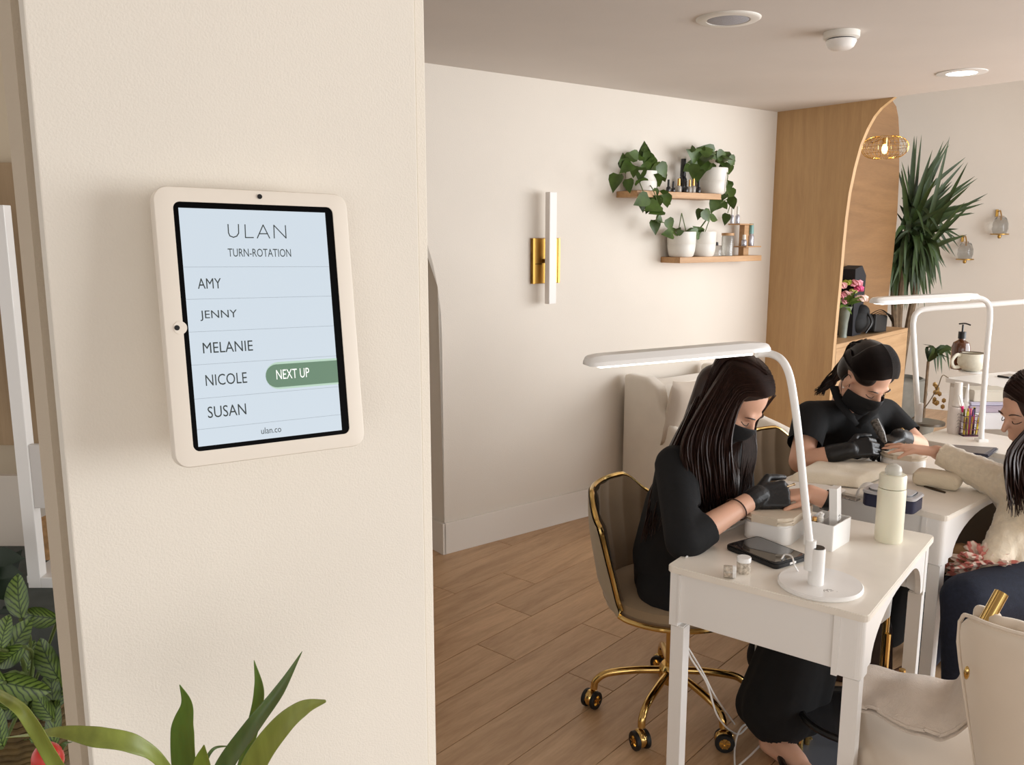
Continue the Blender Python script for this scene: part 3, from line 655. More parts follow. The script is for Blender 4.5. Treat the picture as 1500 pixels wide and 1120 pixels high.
for s, a, b, h in (('AMY', (200, 430), (286, 428), 38), ('JENNY', (209, 547), (344, 543), 38), ('MELANIE', (219, 664), (401, 656), 39), ('NICOLE', (229, 783), (380, 774), 41), ('SUSAN', (237, 901), (377, 888), 42), ('TURN-ROTATION', (310, 312), (540, 314), 30)):
    A = tz(*a); B_ = tz(*b); H_ = (tz(a[0], a[1]-h)[1]-A[1]); text(s, A[0], B_[0], (A[1]+B_[1])/2, INK, scr, h=H_)
A = tz(431, 959); B_ = tz(504, 952); text('ulan.co', A[0], B_[0], (A[1]+B_[1])/2, INK, scr, h=tz(431, 936)[1]-A[1])
# thin geometric word mark
bm = BM(); zt_ = -.0006
def st(pts, w_=.0011):
    for p, q in zip(pts, pts[1:]):
        a = Vector((*tz(*p), zt_)); b = Vector((*tz(*q), zt_)); d = (b-a).normalized(); s_ = Vector((-d.y, d.x, 0))*w_*.5; a = a-d*w_*.3; b = b+d*w_*.3
        vs = [bm.verts.new(v) for v in (a+s_, a-s_, b-s_, b+s_)]; bm.faces.new(vs)
st([(309, 195), (311, 226), (316, 237), (329, 242), (341, 238), (348, 227), (347, 195)]); st([(371, 196), (373, 243), (402, 243)]); st([(416, 245), (437, 197), (461, 245)]); st([(424, 229), (453, 229)]); st([(478, 245), (476, 198), (521, 245), (518, 199)])
obj('wordmark', bm, INK, scr)
LINE = mat('screen_rule', (168, 182, 194), .5)
for (a, b) in (((147, 349), (682, 350)), ((160, 466), (688, 458)), ((170, 587), (695, 565)), ((176, 706), (704, 676)), ((187, 826), (712, 792)), ((195, 944), (719, 888))):
    A = tz(*a); B_ = tz(*b); yy = (A[1]+B_[1])/2; bm = BM(); prism(bm, [(SB[0], yy-.0002), (SB[1], yy-.0002), (SB[1], yy+.0002), (SB[0], yy+.0002)], -.001, -.0008); obj('divider_line', bm, LINE, scr)
def pill(a, top, bot, z, m, nm):
    A = tz(*a); yt = tz(*top)[1]; yb = tz(*bot)[1]; r = (yt-yb)/2; cy = (yt+yb)/2; x0 = A[0]+r
    pts = [(x0+cos(pi/2+pi*k/12)*r, cy+sin(pi/2+pi*k/12)*r) for k in range(13)] + [(SB[1], cy-r), (SB[1], cy+r)]
    bm = BM(); prism(bm, pts, z-.0002, z); return obj(nm, bm, m, scr)
pill((446, 744), (560, 692), (560, 790), -.0005, mat('pill_shadow', (168, 196, 180), .5, emit=.35), 'status_pill_shadow')
pill((446, 744), (560, 700), (560, 783), -.0003, mat('sage_green', (98, 130, 108), .5, emit=.2), 'status_pill')
A = tz(486, 759); B_ = tz(606, 753); text('NEXT UP', A[0], B_[0], (A[1]+B_[1])/2, mat('pill_text', (235, 240, 236), .5, emit=.5), scr, z=-.0001, h=tz(486, 724)[1]-A[1])
bm = BM(); prism(bm, [(-.06, -.06), (.06, -.06), (.06, .09), (-.06, .09)], -.026, -.016); obj('wall_mount', bm, CASE, t)
# ------------------------------------------------------------------ manicure tables
TH = .76
def table(label, loc, rz, W_, L_, group=None, near_cover=True):
    t = thing('manicure_table', label, 'table', (loc[0], loc[1], 0), rz, group)
    bm = BM(); prism(bm, rrect(-.008, W_+.008, -.008, L_+.008, .016, 4), TH-.018, TH, bev=.002); obj('table_top', bm, TOPM, t)
    zb = .606; zt = TH-.018
    for k, v0 in enumerate((.004, L_-.016)):
        bm = BM(); box(bm, .02, W_-.055, v0, v0+.014, zb, zt, bev=.001); obj('end_panel', bm, WHITE, t)
    for (u0, u1) in ((.002, .014), (W_-.016, W_-.002)):
        pts = [(.05, zt), (.05, zb)]
        pts += [(.085, zb)] + [(.085+.26*(1-cos(a)), zb+.112*sin(a)) for a in [pi/2*k/8 for k in range(9)]]
        pts += [(L_-.075-.13*(1-cos(a)), zb+.112*sin(a)) for a in [pi/2-pi/2*k/8 for k in range(9)]] + [(L_-.075, zb), (L_-.05, zb), (L_-.05, zt)]
        q = []
        for p in pts:
            if not q or (abs(p[0]-q[-1][0])+abs(p[1]-q[-1][1])) > 1e-5: q.append(p)
        bm = BM(); prism_xz(bm, q, 0, u1-u0, Matrix.Translation((u1, 0, 0)) @ Matrix.Rotation(pi/2, 4, 'Z')); obj('side_panel', bm, WHITE, t)
    for (u, v, su, sv) in ((0, 0, 1, 1), (W_, 0, -1, 1), (W_, L_, -1, -1), (0, L_, 1, -1)):
        wide = .055 if u > 0 else .024
        M = Matrix.Translation((u, v, 0)) @ Matrix.Diagonal((su, sv, 1, 1))
        r = .02; pts = [(wide, 0), (wide, .012), (.012, .05), (0, .05)] + [(r-cos(a)*r, r-sin(a)*r) for a in [pi/2*k/6 for k in range(7)]]
        if u == 0: pts = [(wide, 0), (wide, .024), (.024, .05), (0, .05), (0, 0)]
        bm = BM(); prism(bm, pts, zb-.012, zt, M=M); obj('corner_post', bm, WHITE, t)
        if u > 0: bm = BM(); box(bm, wide-.001, wide+.013, -.004, .012, zb-.014, zt, M=M); obj('moulding', bm, WHITE, t)
        else: bm = BM(); box(bm, wide, wide+.005, -.003, .01, zb, zt-.003, M=M); obj('moulding', bm, WHITE, t)
        bm = BM(); prism(bm, [(.004, .004), (.041, .004), (.041, .041), (.004, .041)], 0, zb-.012, bev=.003, M=M)
        obj('leg', bm, WHITE, t)
    return t
T0 = Vector((.418, 2.146, 0)); U1 = Vector((.793, -.609, 0)); V1 = Vector((.609, .793, 0)); RZ1 = math.atan2(U1.y, U1.x)
table('white manicure table nearest the camera with lamp and bottle on it', T0, RZ1, .493, .66)
U2 = Vector((.661, -.75, 0)); V2 = Vector((.75, .661, 0)); T2 = Vector((1.339, 2.545, 0))-U2*.5; RZ2 = math.atan2(U2.y, U2.x)
table('second white manicure table carrying cream towels and a navy container', T2, RZ2, .5, .75)
# ------------------------------------------------------------------ desk lamps
def bar_head(bm, p0, p1, w0, th, mroll=0):
    """rounded bar: p0 joint end, p1 free end"""
    p0, p1 = Vector(p0), Vector(p1); d = (p1-p0); L_ = d.length; d.normalize(); s = Vector((0, 0, 1)).cross(d).normalized(); up = d.cross(s); 
    if up.z < 0: up = -up
    prof = [(0, .6, .6), (.02, .8, .8), (.12, 1, 1), (.85, 1, 1), (.93, .98, 1), (.975, .92, .9), (.992, .8, .78), (1, .62, .6)]; rings = []
    for u, ww, hh in prof:
        c = p0+d*L_*u; a, b = w0*ww/2, th*hh
        rings.append([bm.verts.new(c+s*x+up*y) for x, y in ((-a, 0), (-a, b*.45), (-a*.6, b), (a*.6, b), (a, b*.45), (a, 0))])
    for i in range(len(rings)-1):
        for k in range(6): bm.faces.new((rings[i][k], rings[i][(k+1) % 6], rings[i+1][(k+1) % 6], rings[i+1][k]))
    bm.faces.new(rings[0]); bm.faces.new(rings[-1][::-1])
    return d, s, up, L_
def desk_lamp(label, base, arm, p0, p1, r=.0095, has_base=True):
    t = thing('desk_lamp', label, 'lamp', base); B0 = Vector(base)
    if has_base:
        bm = BM(); lathe(bm, [(.001, 0), (.098, 0), (.101, .003), (.101, .009), (.098, .012), (.001, .012)], 56); obj('base', bm, WHITE, t, smooth=True)
        bm = BM(); q = Y(1195, 847, B0.y-.012)-B0; q.z = .012; lathe(bm, [(.001, 0), (.019, 0), (.019, .092), (.001, .092)], 28, c=q); obj('post', bm, WHITE, t, smooth=True)
        bm = BM(); lathe(bm, [(.001, .092), (.0165, .092), (.0165, .0935), (.001, .0935)], 28, c=q); obj('touch_button', bm, BLK, t)
        bm = BM()
        for a_, b_ in (((-.012, -.062), (-.010, -.052)), ((-.010, -.052), (-.002, -.054)), ((-.002, -.062), (-.002, -.05)), ((.004, -.058), (.012, -.056)), ((.018, -.062), (.0195, -.0605)), ((-.001, -.048), (.01, -.052))):
            tube(bm, [(a_[0], a_[1], .0121), (b_[0], b_[1], .0121)], .0006, 4)
        obj('logo', bm, mat('grey_print', (120, 116, 112), .6), t, label='small scribbled grey logo', kind='stuff')
        bm = BM(); tube(bm, [Vector(arm[0])-B0-Vector((0, 0, .05)), Vector(arm[0])-B0+Vector((0, 0, .025))], .013, 14); obj('hinge', bm, WHITE, t, smooth=True)
    bm = BM(); P = spline([Vector(q)-B0 for q in arm], 8); tube(bm, P, r, 14); obj('arm', bm, WHITE, t, smooth=True)
    bm = BM(); d, s, up, L_ = bar_head(bm, Vector(p0)-B0, Vector(p1)-B0, .066, .023); obj('lamp_head', bm, WHITE, t, smooth=True)
    bm = BM(); a = Vector(p0)-B0+d*L_*.12; b = Vector(p0)-B0+d*L_*.95; s2 = s*.030
    vs = [bm.verts.new(v-up*.005) for v in (a+s2, a-s2, b-s2*.8, b+s2*.8)]; bm.faces.new(vs); vs2 = [bm.verts.new(v.co+up*.006) for v in vs]; bm.faces.new(vs2[::-1])
    for k in range(4): bm.faces.new((vs[k], vs2[k], vs2[(k+1) % 4], vs[(k+1) % 4]))
    obj('led_strip', bm, LED, t); return t
bs = Z(1201, 858, TH)
ya = bs.y-.01
hp0 = Y(1122, 512, 2.08); hp1 = Y(859, 535, 1.93)
arm = [Y(1187, 805, ya), Y(1178, 720, ya+.01), Y(1170, 640, ya+.02), Y(1163, 585, ya+.03), Y(1156, 548, ya+.04), Y(1145, 527, ya+.05), Y(1128, 518, 2.075), Y(1108, 518, 2.07)]
t = desk_lamp('white round-based desk lamp lit over the nearest table', bs, arm, hp0, hp1)
bm = BM(); tube(bm, spline([Z(1188, 838, TH+.004)-bs, Z(1172, 838, TH+.006)-bs, Z(1164, 828, TH+.03)-bs, Z(1160, 815, TH+.035)-bs, Z(1150, 812, TH+.02)-bs, Z(1145, 818, TH+.02)-bs], 6), .0022, 7); obj('power_cord', bm, WHITE, t, smooth=True)
B2 = Z(1437, 646, TH)
arm = [B2, Y(1440, 590, B2.y), Y(1446, 510, B2.y), Y(1450, 465, B2.y), Y(1448, 446, B2.y), Y(1437, 437, B2.y), Y(1420, 436, B2.y)]
t = desk_lamp('white clamp lamp with lit bar head above the bowed manicurist', B2, arm, Y(1430, 436, B2.y), Y(1278, 444, B2.y-.12), r=.011, has_base=False)
bm = BM(); box(bm, -.02, .02, -.02, .02, -.04, .012, bev=.003); obj('clamp', bm, WHITE, t)
YB3 = 3.95; B3 = Y(1362, 619, YB3)
arm = [Y(1345, 617, YB3), Y(1342, 560, YB3), Y(1338, 490, YB3), Y(1338, 470, YB3), Y(1343, 458, YB3), Y(1360, 452, YB3), Y(1430, 447, YB3), Y(1520, 440, YB3), Y(1600, 434, YB3)]
t = thing('desk_lamp', 'far white lamp whose thin arm bends right behind the others', 'lamp', (arm[0].x, arm[0].y, arm[0].z-.012)); 
bm = BM(); tube(bm, spline([a_-Vector((arm[0].x, arm[0].y, arm[0].z-.012)) for a_ in arm], 6), .0125, 12); obj('arm', bm, WHITE, t, smooth=True)
bm = BM(); lathe(bm, [(.001, 0), (.075, 0), (.075, .012), (.001, .012)], 30, c=(.045, 0, 0)); obj('base', bm, mat('satin_steel', (150, 146, 138), .3, .8), t, smooth=True)
bm = BM(); tube(bm, [(0, 0, .012), (0, 0, .1)], .017, 12); obj('sleeve', bm, WHITE, t, smooth=True)
# ------------------------------------------------------------------ things on the nearest table
# arm rest
q = Z(1085, 787, TH); t = thing('arm_rest', 'white arm rest with padded cream top under the gloved hands', 'arm rest', q, RZ1)
M0 = Matrix.Identity(4)
bm = BM(); prism(bm, rrect(.0, .135, .0, .215, .03, 6), 0, .056, bev=.004); obj('rest_base', bm, WHITE, t, smooth=True)
bm = BM(); box(bm, .03, .1, -.001, .001, .0, .0); bm.free()
bm = BM(); prism(bm, rrect(-.004, .139, -.004, .219, .034, 6), .056, .078, bev=.009); obj('pad', bm, mat('cream_leather', (212, 198, 178), .55, bump=.3, noise=.05), t, smooth=True)
# phone
c4 = [Z(x, y, TH) for x, y in ((1064, 806), (1141, 838), (1181, 818), (1106, 789))]
c_ = sum(c4, Vector())/4; t = thing('phone', 'black phone lying face up beside the arm rest', 'phone', c_)
dx = (c4[1]-c4[0]); dyv = (c4[3]-c4[0]); ux = dx.normalized(); MPH = Matrix.Rotation(math.atan2(ux.y, ux.x), 4, 'Z')
lx, ly = dx.length/2*.98, dyv.length/2*.93
bm = BM(); prism(bm, rrect(-lx, lx, -ly, ly, .014, 5), 0, .015, bev=.003, M=MPH); obj('case', bm, mat('phone_case', (20, 20, 21), .5), t, smooth=True)
bm = BM(); prism(bm, rrect(-lx+.008, lx-.008, -ly+.007, ly-.007, .008, 5), .015, .0155, M=MPH); obj('screen', bm, mat('phone_glass', (40, 40, 42), .06, coat=1), t)
bm = BM(); box(bm, lx-.003, lx+.0015, -.012, .012, .004, .010, bev=.001, M=MPH); obj('plug', bm, WHITE, t)
# two little jars
def jar(label, base, r, h, ry=0, rz=0):
    t = thing('glitter_jar', label, 'jar', base, rz, 'glitter jars on the nearest table'); t.rotation_euler = (0, ry, rz)
    bm = BM(); lathe(bm, [(.001, 0), (r*.96, 0), (r, h*.06), (r, h*.7), (r*.95, h*.72), (.001, h*.72)], 24); obj('jar_body', bm, mat('glitter_fill', (196, 186, 172), .25, .2, noise=.45, nscale=120), t, smooth=True)
    bm = BM(); lathe(bm, [(.001, h*.72), (r*1.03, h*.72), (r*1.03, h*.97), (r*.98, h), (.001, h)], 24); obj('lid', bm, WHITE, t, smooth=True); return t
q = Z(1089, 838, TH); jar('upright silver glitter jar with white lid', q, .0175, .042)
q = Z(1067, 836, TH+.016); q = q-Vector((.012, 0, 0)); jar('little glitter jar lying on its side by the upright jar', q, .0155, .03, ry=R(90), rz=R(-12))
# white organiser with its contents
a_ = Z(1219, 808, TH); b_ = Z(1245, 792, TH); d = (b_-a_).normalized(); rz = math.atan2(d.y, d.x)
t = thing('organiser_box', 'square white organiser box beside the lamp post', 'box', a_, rz)
W_, D_, H_ = (b_-a_).length, .085, .072
bm = BM(); o2 = rrect(0, W_, 0, D_, .004, 3); i2 = rrect(.003, W_-.003, .003, D_-.003, .003, 3)
ls = [[bm.verts.new((x, y, z)) for x, y in pts] for pts, z in ((o2, 0), (o2, H_), (i2, H_), (i2, .003))]
for A, B_ in zip(ls, ls[1:]):
    for k in range(len(A)): bm.faces.new((A[k], A[(k+1) % len(A)], B_[(k+1) % len(A)], B_[k]))
bm.faces.new(ls[0][::-1]); bm.faces.new(ls[-1]); obj('shell', bm, WHITE, t)
bm = BM(); box(bm, .003, W_-.003, D_*.62, D_*.62+.002, .003, H_-.006); obj('divider', bm, WHITE, t)
def LT(u, v, z): return a_+Vector((cos(rz)*u-sin(rz)*v, sin(rz)*u+cos(rz)*v, z))
t = thing('upright_carton', 'tall white carton standing in the organiser', 'box', LT(W_*.66, D_*.3, .004), rz+.1); t.rotation_euler = (R(-3), R(-2), rz+.1)
bm = BM(); box(bm, -.018, .018, -.011, .011, 0, .158, bev=.001); cb = obj('carton', bm, WHITE, t)
bm = BM()
for a2, b2 in (((-.008, .06), (.006, .061)), ((-.01, .053), (-.006, .056)), ((-.004, .053), (.008, .054)), ((-.004, .075), (.002, .079)), ((.002, .079), (.006, .074)), ((-.002, .069), (.005, .0695)), ((-.008, .079), (-.006, .077))): tube(bm, [(a2[0], -.0113, a2[1]), (b2[0], -.0113, b2[1])], .0006, 4)
obj('print', bm, MATS['grey_print'], t, kind='stuff')
bottle('mini_bottle', 'tiny dark bottle with gold label in the organiser', 'bottle', LT(W_*.12, D_*.72, .03), .0085, .04, .007, .007, .012, DARKB, GOLDC)
t = thing('white_tube', 'short white tube lying in the organiser', 'tube', LT(W_*.3, D_*.8, .02)); bm = BM(); tube(bm, [(0, 0, 0), (.012, -.008, .058)], .009, 12); obj('tube_body', bm, POTW, t, smooth=True); bm = BM(); tube(bm, [(.0118, -.0079, .057), (.0145, -.0097, .07)], .006, 12); obj('nozzle', bm, WHITE, t, smooth=True)
# cream squeeze bottle
q = Z(1301, 791, TH); r = .0375; hh = .155
t = thing('squeeze_bottle', 'cream plastic bottle with wide cap at table corner', 'bottle', q)
IV = mat('ivory_plastic', (232, 228, 206), .35, sub=.1)
bm = BM(); lathe(bm, [(.001, 0), (r*.93, 0), (r, .005), (r, hh*.96), (r*.97, hh), (.001, hh)], 40); obj('body', bm, IV, t, smooth=True)
bm = BM(); lathe(bm, [(.001, hh+.002), (r*.97, hh+.002), (r*.97, hh+.035), (r*.9, hh+.04), (.001, hh+.041)], 40); obj('cap', bm, IV, t, smooth=True)
bm = BM(); lathe(bm, [(.001, hh+.04), (.021, hh+.04), (.0225, hh+.052), (.019, hh+.062), (.01, hh+.068), (.001, hh+.069)], 28); obj('spout_cover', bm, mat('frosted_clear', (226, 224, 216), .25, trans=.4), t, smooth=True)
# thin white cords lying on the table's back-left edge
t = thing('power_cable', 'white cords draped over the far left edge of the nearest table', 'cord', Z(1050, 790, TH))
for k in range(3):
    bm = BM(); pts = [Z(1082+k*6, 756+k*4, TH+.004), Z(1060, 772+k*3, TH+.005), Z(1035+k*3, 783, TH+.006), Z(1014+k*2, 795+k*4, TH+.004), Z(1003+k, 806+k*5, TH-.01+.012)]; tube(bm, [p-t.location for p in spline(pts, 6)], .0022, 6); obj('cable', bm, WHITE, t, smooth=True)
t = thing('power_cable', 'tangled white power cables on the floor under the nearest table', 'cord', Z(1085, 1100, 0))
def fl(*pts): return [p-t.location for p in spline(pts, 8)]
for pts in ((Y(1004, 930, 2.35), Y(1010, 960, 2.38), Y(1035, 1000, 2.42), Y(1052, 1050, 2.44), Z(1080, 1075, .02), Z(1100, 1063, .03), Z(1130, 1085, .02), Z(1180, 1130, .01), Z(1230, 1170, .01)),
            (Z(1060, 1150, .01), Z(1075, 1128, .01), Z(1100, 1105, .01), Z(1130, 1075, .02), Z(1150, 1060, .01)),
            (Z(1078, 1150, .01), Z(1076, 1100, .02), Z(1083, 1070, .05), Z(1098, 1060, .05), Z(1125, 1078, .02), Z(1160, 1112, .01), Z(1200, 1160, .01)),
            (Y(1006, 945, 2.4), Y(1030, 985, 2.43), Y(1048, 1020, 2.45), Z(1076, 1060, .01))):
    bm = BM(); tube(bm, fl(*pts), .003, 6); obj('cable', bm, WHITE, t, smooth=True)
# ------------------------------------------------------------------ shell chairs on gold casters
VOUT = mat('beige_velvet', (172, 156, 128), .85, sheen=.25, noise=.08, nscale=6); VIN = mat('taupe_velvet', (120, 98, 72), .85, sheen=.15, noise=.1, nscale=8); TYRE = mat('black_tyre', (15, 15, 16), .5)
def sstep(a, b, x): x = max(0, min(1, (x-a)/(b-a))); return x*x*(3-2*x)
def shell_chair(label, loc, rz, casters=True, caster_angles=None):
    t = thing('shell_chair', label, 'chair', (loc[0], loc[1], 0), rz, 'gold trimmed shell chairs')
    TM = R(67)
    def top(th): return .772-.085*sstep(R(24), R(54), abs(th))-.262*sstep(R(50), R(67), abs(th))
    def rad(z): return .245+.040*sstep(.40, .72, z)
    def P(th, z, off=0, rib=0):
        r = rad(z)+off+rib; return Vector((-cos(th)*r*1.0, sin(th)*r*1.02, z))
    bm = BM()
    N, K = 121, 9
    def f_in(u, v):
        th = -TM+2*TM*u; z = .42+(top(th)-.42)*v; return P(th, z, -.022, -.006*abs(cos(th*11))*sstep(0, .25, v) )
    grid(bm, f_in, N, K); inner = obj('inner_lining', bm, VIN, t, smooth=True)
    bm = BM()
    def f_out(u, v):
        th = -TM+2*TM*u; z = .395+(top(th)-.395)*v; return P(th, z, .006-.05*(1-sstep(0, .25, v))*.5)
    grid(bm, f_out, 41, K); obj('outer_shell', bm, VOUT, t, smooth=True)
    bm = BM(); pts = [P(-TM+2*TM*k/72, top(-TM+2*TM*k/72)+.002, -.006) for k in range(73)]
    e = pts[-1]; s0 = pts[0]
    fr = []
    for k in range(1, 24):
        a = (pi-TM)*1.0; th = TM+(2*pi-2*TM)*k/24; fr.append(Vector((-cos(th)*.245, sin(th)*.25, .405-.0*sin(k))))
    dn1 = [e+Vector((.0, 0, -.02)), Vector((-cos(TM)*.25, sin(TM)*.255, .412))]; dn2 = [Vector((-cos(TM)*.25, -sin(TM)*.255, .412))]
    tube(bm, spline(pts[::2]+dn1[1:]+fr[::2]+dn2, 3), .0085, 8, closed=True); obj('gold_rim', bm, GOLD, t, smooth=True)
    bm = BM(); lathe(bm, [(.001, .385), (.19, .388), (.225, .398), (.238, .42), (.232, .445), (.20, .462), (.001, .468)], 40); obj('seat', bm, mat('seat_velvet', (146, 124, 96), .85, sheen=.2, noise=.08, nscale=8), t, smooth=True)
    bm = BM(); box(bm, -.09, .09, -.07, .07, .355, .385, bev=.005); obj('seat_plate', bm, BLK, t)
    bm = BM(); lathe(bm, [(.001, .16), (.02, .16), (.02, .30), (.03, .302), (.03, .36), (.001, .36)], 20); obj('gas_column', bm, GOLD, t, smooth=True)
    bm = BM(); lathe(bm, [(.001, .10), (.03, .10), (.042, .12), (.042, .155), (.032, .17), (.001, .17)], 24); hub = obj('hub', bm, GOLD, t, smooth=True)
    for k in range(5):
        a = caster_angles[k] if caster_angles else R(20)+2*pi*k/5; d = Vector((cos(a), sin(a), 0)); s = Vector((-sin(a), cos(a), 0))
        bm = BM(); tube(bm, spline([d*.03+Vector((0, 0, .145)), d*.12+Vector((0, 0, .142)), d*.215+Vector((0, 0, .128)), d*.255+Vector((0, 0, .1)), d*.262+Vector((0, 0, .07))], 5), [.013]*10+[.0125]*11, 12); obj('base_arm', bm, GOLD, t, smooth=True)
        cc = d*.27+Vector((0, 0, .031)); rot = Matrix.Rotation(a+.9, 4, 'Z')
        M = Matrix.Translation(cc) @ rot
        cst = None
        bm = BM(); ball(bm, (0, 0, 0), (.033, .022, .031), 2); 
        for v in bm.verts: v.co = M @ (v.co+Vector((0, 0, .006)))
        cst = obj('caster', bm, GOLD, t, smooth=True)
        for sd in (-1, 1):
            MM = M @ Matrix.Translation((0, sd*.018, 0)) @ Matrix.Rotation(pi/2, 4, 'X')
            bm = BM(); lathe(bm, [(.018, -.007), (.029, -.007), (.031, -.004), (.031, .004), (.029, .007), (.018, .007), (.018, -.007)], 24, M=MM, cap=False); obj('tyre', bm, TYRE, cst, smooth=True)
            bm = BM(); lathe(bm, [(.001, -.005), (.018, -.005), (.018, .005), (.001, .006)], 20, M=MM)
            for q_ in range(6):
                aa = q_*pi/3; box(bm, .004, .017, -.0018, .0018, -.009, .009, M=MM @ Matrix.Rotation(aa, 4, 'Z'))
            obj('wheel_hub', bm, GOLD, cst, smooth=False, kind='stuff')
    return t
C1 = Vector((.545, 2.735, 0))
ang = [math.atan2(p[1]-C1.y, p[0]-C1.x)-math.atan2(-.50, .86) for p in ((.289, 2.746), (.382, 2.458), (.682, 2.487), (.788, 2.724), (.557, 2.981))]
shell_chair('taupe ribbed shell chair with gold rim under the long-haired manicurist', C1, math.atan2(-.50, .86), caster_angles=ang)
C2 = Vector((1.235, 3.44, 0)); shell_chair('taupe ribbed shell chair behind the manicurist with a ponytail', C2, RZ2)
# ------------------------------------------------------------------ wing chair by the left wall
IVV = mat('ivory_upholstery', (228, 221, 210), .85, sheen=.4, noise=.03, nscale=10)
wc = WP(1.60, .42, 0); t = thing('wing_chair', 'ivory wing armchair against the wall behind the long-haired manicurist', 'armchair', wc, RZL+pi)   # local +y faces the room
bm = BM(); box(bm, -.33, .33, -.38, -.2, .3, .77, bev=.05); obj('backrest', bm, IVV, t, smooth=True)
for sx in (-1, 1):
    pts = [(-.38, .12), (.26, .12), (.28, .5), (.16, .53), (.02, .56), (-.08, .66), (-.12, .78), (-.2, .82), (-.38, .82)]
    bm = BM(); prism_xz(bm, pts, -.045, .045, Matrix.Translation((sx*.335, 0, 0)) @ Matrix.Rotation(pi/2, 4, 'Z'))
    bmesh.ops.remove_doubles(bm, verts=bm.verts, dist=1e-5); bmesh.ops.dissolve_limit(bm, angle_limit=.01, verts=bm.verts, edges=bm.edges)
    evalmods('wing_side', bm, [('BEVEL', dict(width=.025, segments=3))], IVV, t)
bm = BM(); box(bm, -.28, .28, -.22, .28, .16, .44, bev=.04); obj('seat', bm, IVV, t, smooth=True)
for sx in (-1, 1):
    for yy in (-.3, .2): bm = BM(); tube(bm, [(sx*.3, yy, 0), (sx*.3, yy, .13)], .02, 8); obj('leg', bm, GOLD, t)
c_ = WP(1.40, .36, .46)
t = thing('cushion', 'beige square cushion propped in the ivory wing armchair', 'cushion', c_, RZL+pi)
def pil(u, v):
    a, b = u*2-1, v*2-1; return a, b
bm = BM()
for sgn in (-1, 1):
    V = grid(bm, lambda u, v: Vector(((u*2-1)*.2*(1-.06*(1-(v*2-1)**2)), sgn*.07*((1-abs(u*2-1)**2.5)*(1-abs(v*2-1)**2.5))**.5, (v)*.36*1.0+.02*((u*2-1)**2)*(v))), 17, 17)
bmesh.ops.remove_doubles(bm, verts=bm.verts, dist=1e-4)
MM = Matrix.Rotation(R(-12), 4, 'X')
for v in bm.verts: v.co = MM @ v.co
obj('cushion_cover', bm, mat('beige_linen', (196, 184, 170), .9, bump=.3, bscale=300), t, smooth=True)
# ------------------------------------------------------------------ people
def attach(o, t): o.data.transform(Matrix.Translation(-t.location)); o.parent = t; return o
def person(label, base): return thing('person', label, 'person', base)
def hframe(F, U):
    F = Vector(F).normalized(); U = Vector(U); U = (U-F*U.dot(F)).normalized(); Rt = F.cross(U); return Rt, F, U
def head_caps(bm, c, F, U, s=1.0, neck=None):
    Rt, F, U = hframe(F, U); M = Matrix((Rt, F, U)).transposed().to_4x4()
    def L(x, y, z): return Vector(c)+(Rt*x+F*y+U*z)*s
    def e(p, r): ball(bm, L(*p), tuple(q*s for q in r), 3, M)
    e((0, -.012, .035), (.071, .091, .08)); e((0, .028, -.03), (.056, .056, .084)); e((0, .052, -.092), (.027, .027, .022))
    for q in (-1, 1): e((q*.03, .05, -.028), (.027, .027, .03)); e((q*.073, -.004, -.014), (.008, .017, .028)); capsule(bm, L(q*.05, .0, -.07), .018*s, L(q*.015, .06, -.093), .017*s)
    capsule(bm, L(0, .082, .008), .007*s, L(0, .104, -.03), .0105*s); capsule(bm, L(-.028, .072, .016), .014*s, L(.028, .072, .016), .014*s)
    e((0, .081, -.058), (.021, .011, .006)); e((0, .08, -.068), (.018, .011, .007))
    if neck is not None: capsule(bm, L(0, -.02, -.045), .05*s, neck, .058*s)
    return L
def face_bits(t, L, s=1.0, brow=HAIR):
    for q in (-1, 1):
        bm = BM(); tube(bm, spline([L(q*.017, .0815, -.003), L(q*.027, .085, -.009), L(q*.038, .079, -.009), L(q*.047, .069, -.004)], 4), [.0008]+[.0013]*11+[.0008], 6); attach(obj('eyelashes', bm, LASH, None, smooth=True), t)
        bm = BM(); tube(bm, spline([L(q*.014, .086, .016), L(q*.028, .0865, .022), L(q*.042, .079, .021), L(q*.052, .069, .014)], 4), [.001, .002, .003, .0032, .0034, .0034, .0034, .0032, .003, .0028, .002, .0015, .001], 6, flat=.6); attach(obj('eyebrow', bm, brow, None, smooth=True), t)
def mask(t, L, s=1.0):
    def f(u, v):
        a = (u*2-1)*R(80); zt = -.006-.026*abs(u*2-1)**1.3; z = -.108+(zt+.108)*v
        k = 1-.30*(1-v)**2; nose = .014*math.exp(-((u-.5)/.13)**2)*math.exp(-((v-.72)/.3)**2)
        pl_ = .0012*sin(v*pi*5)*cos(a)
        return L(.0715*sin(a)*k, -.004+(.1045+nose+pl_)*cos(a)*(1-.12*(1-v)**2), z)
    o = sheet('face_mask', f, 21, 15, .002, MASK, None); attach(o, t)
    for q in (-1, 1):
        bm = BM(); tube(bm, spline([L(q*.066, .012, -.03), L(q*.075, -.0, .008), L(q*.078, -.018, .006), L(q*.076, -.02, -.03), L(q*.062, .008, -.085)], 4), .0013, 5); attach(obj('ear_loop', bm, BLK, None, smooth=True), t)
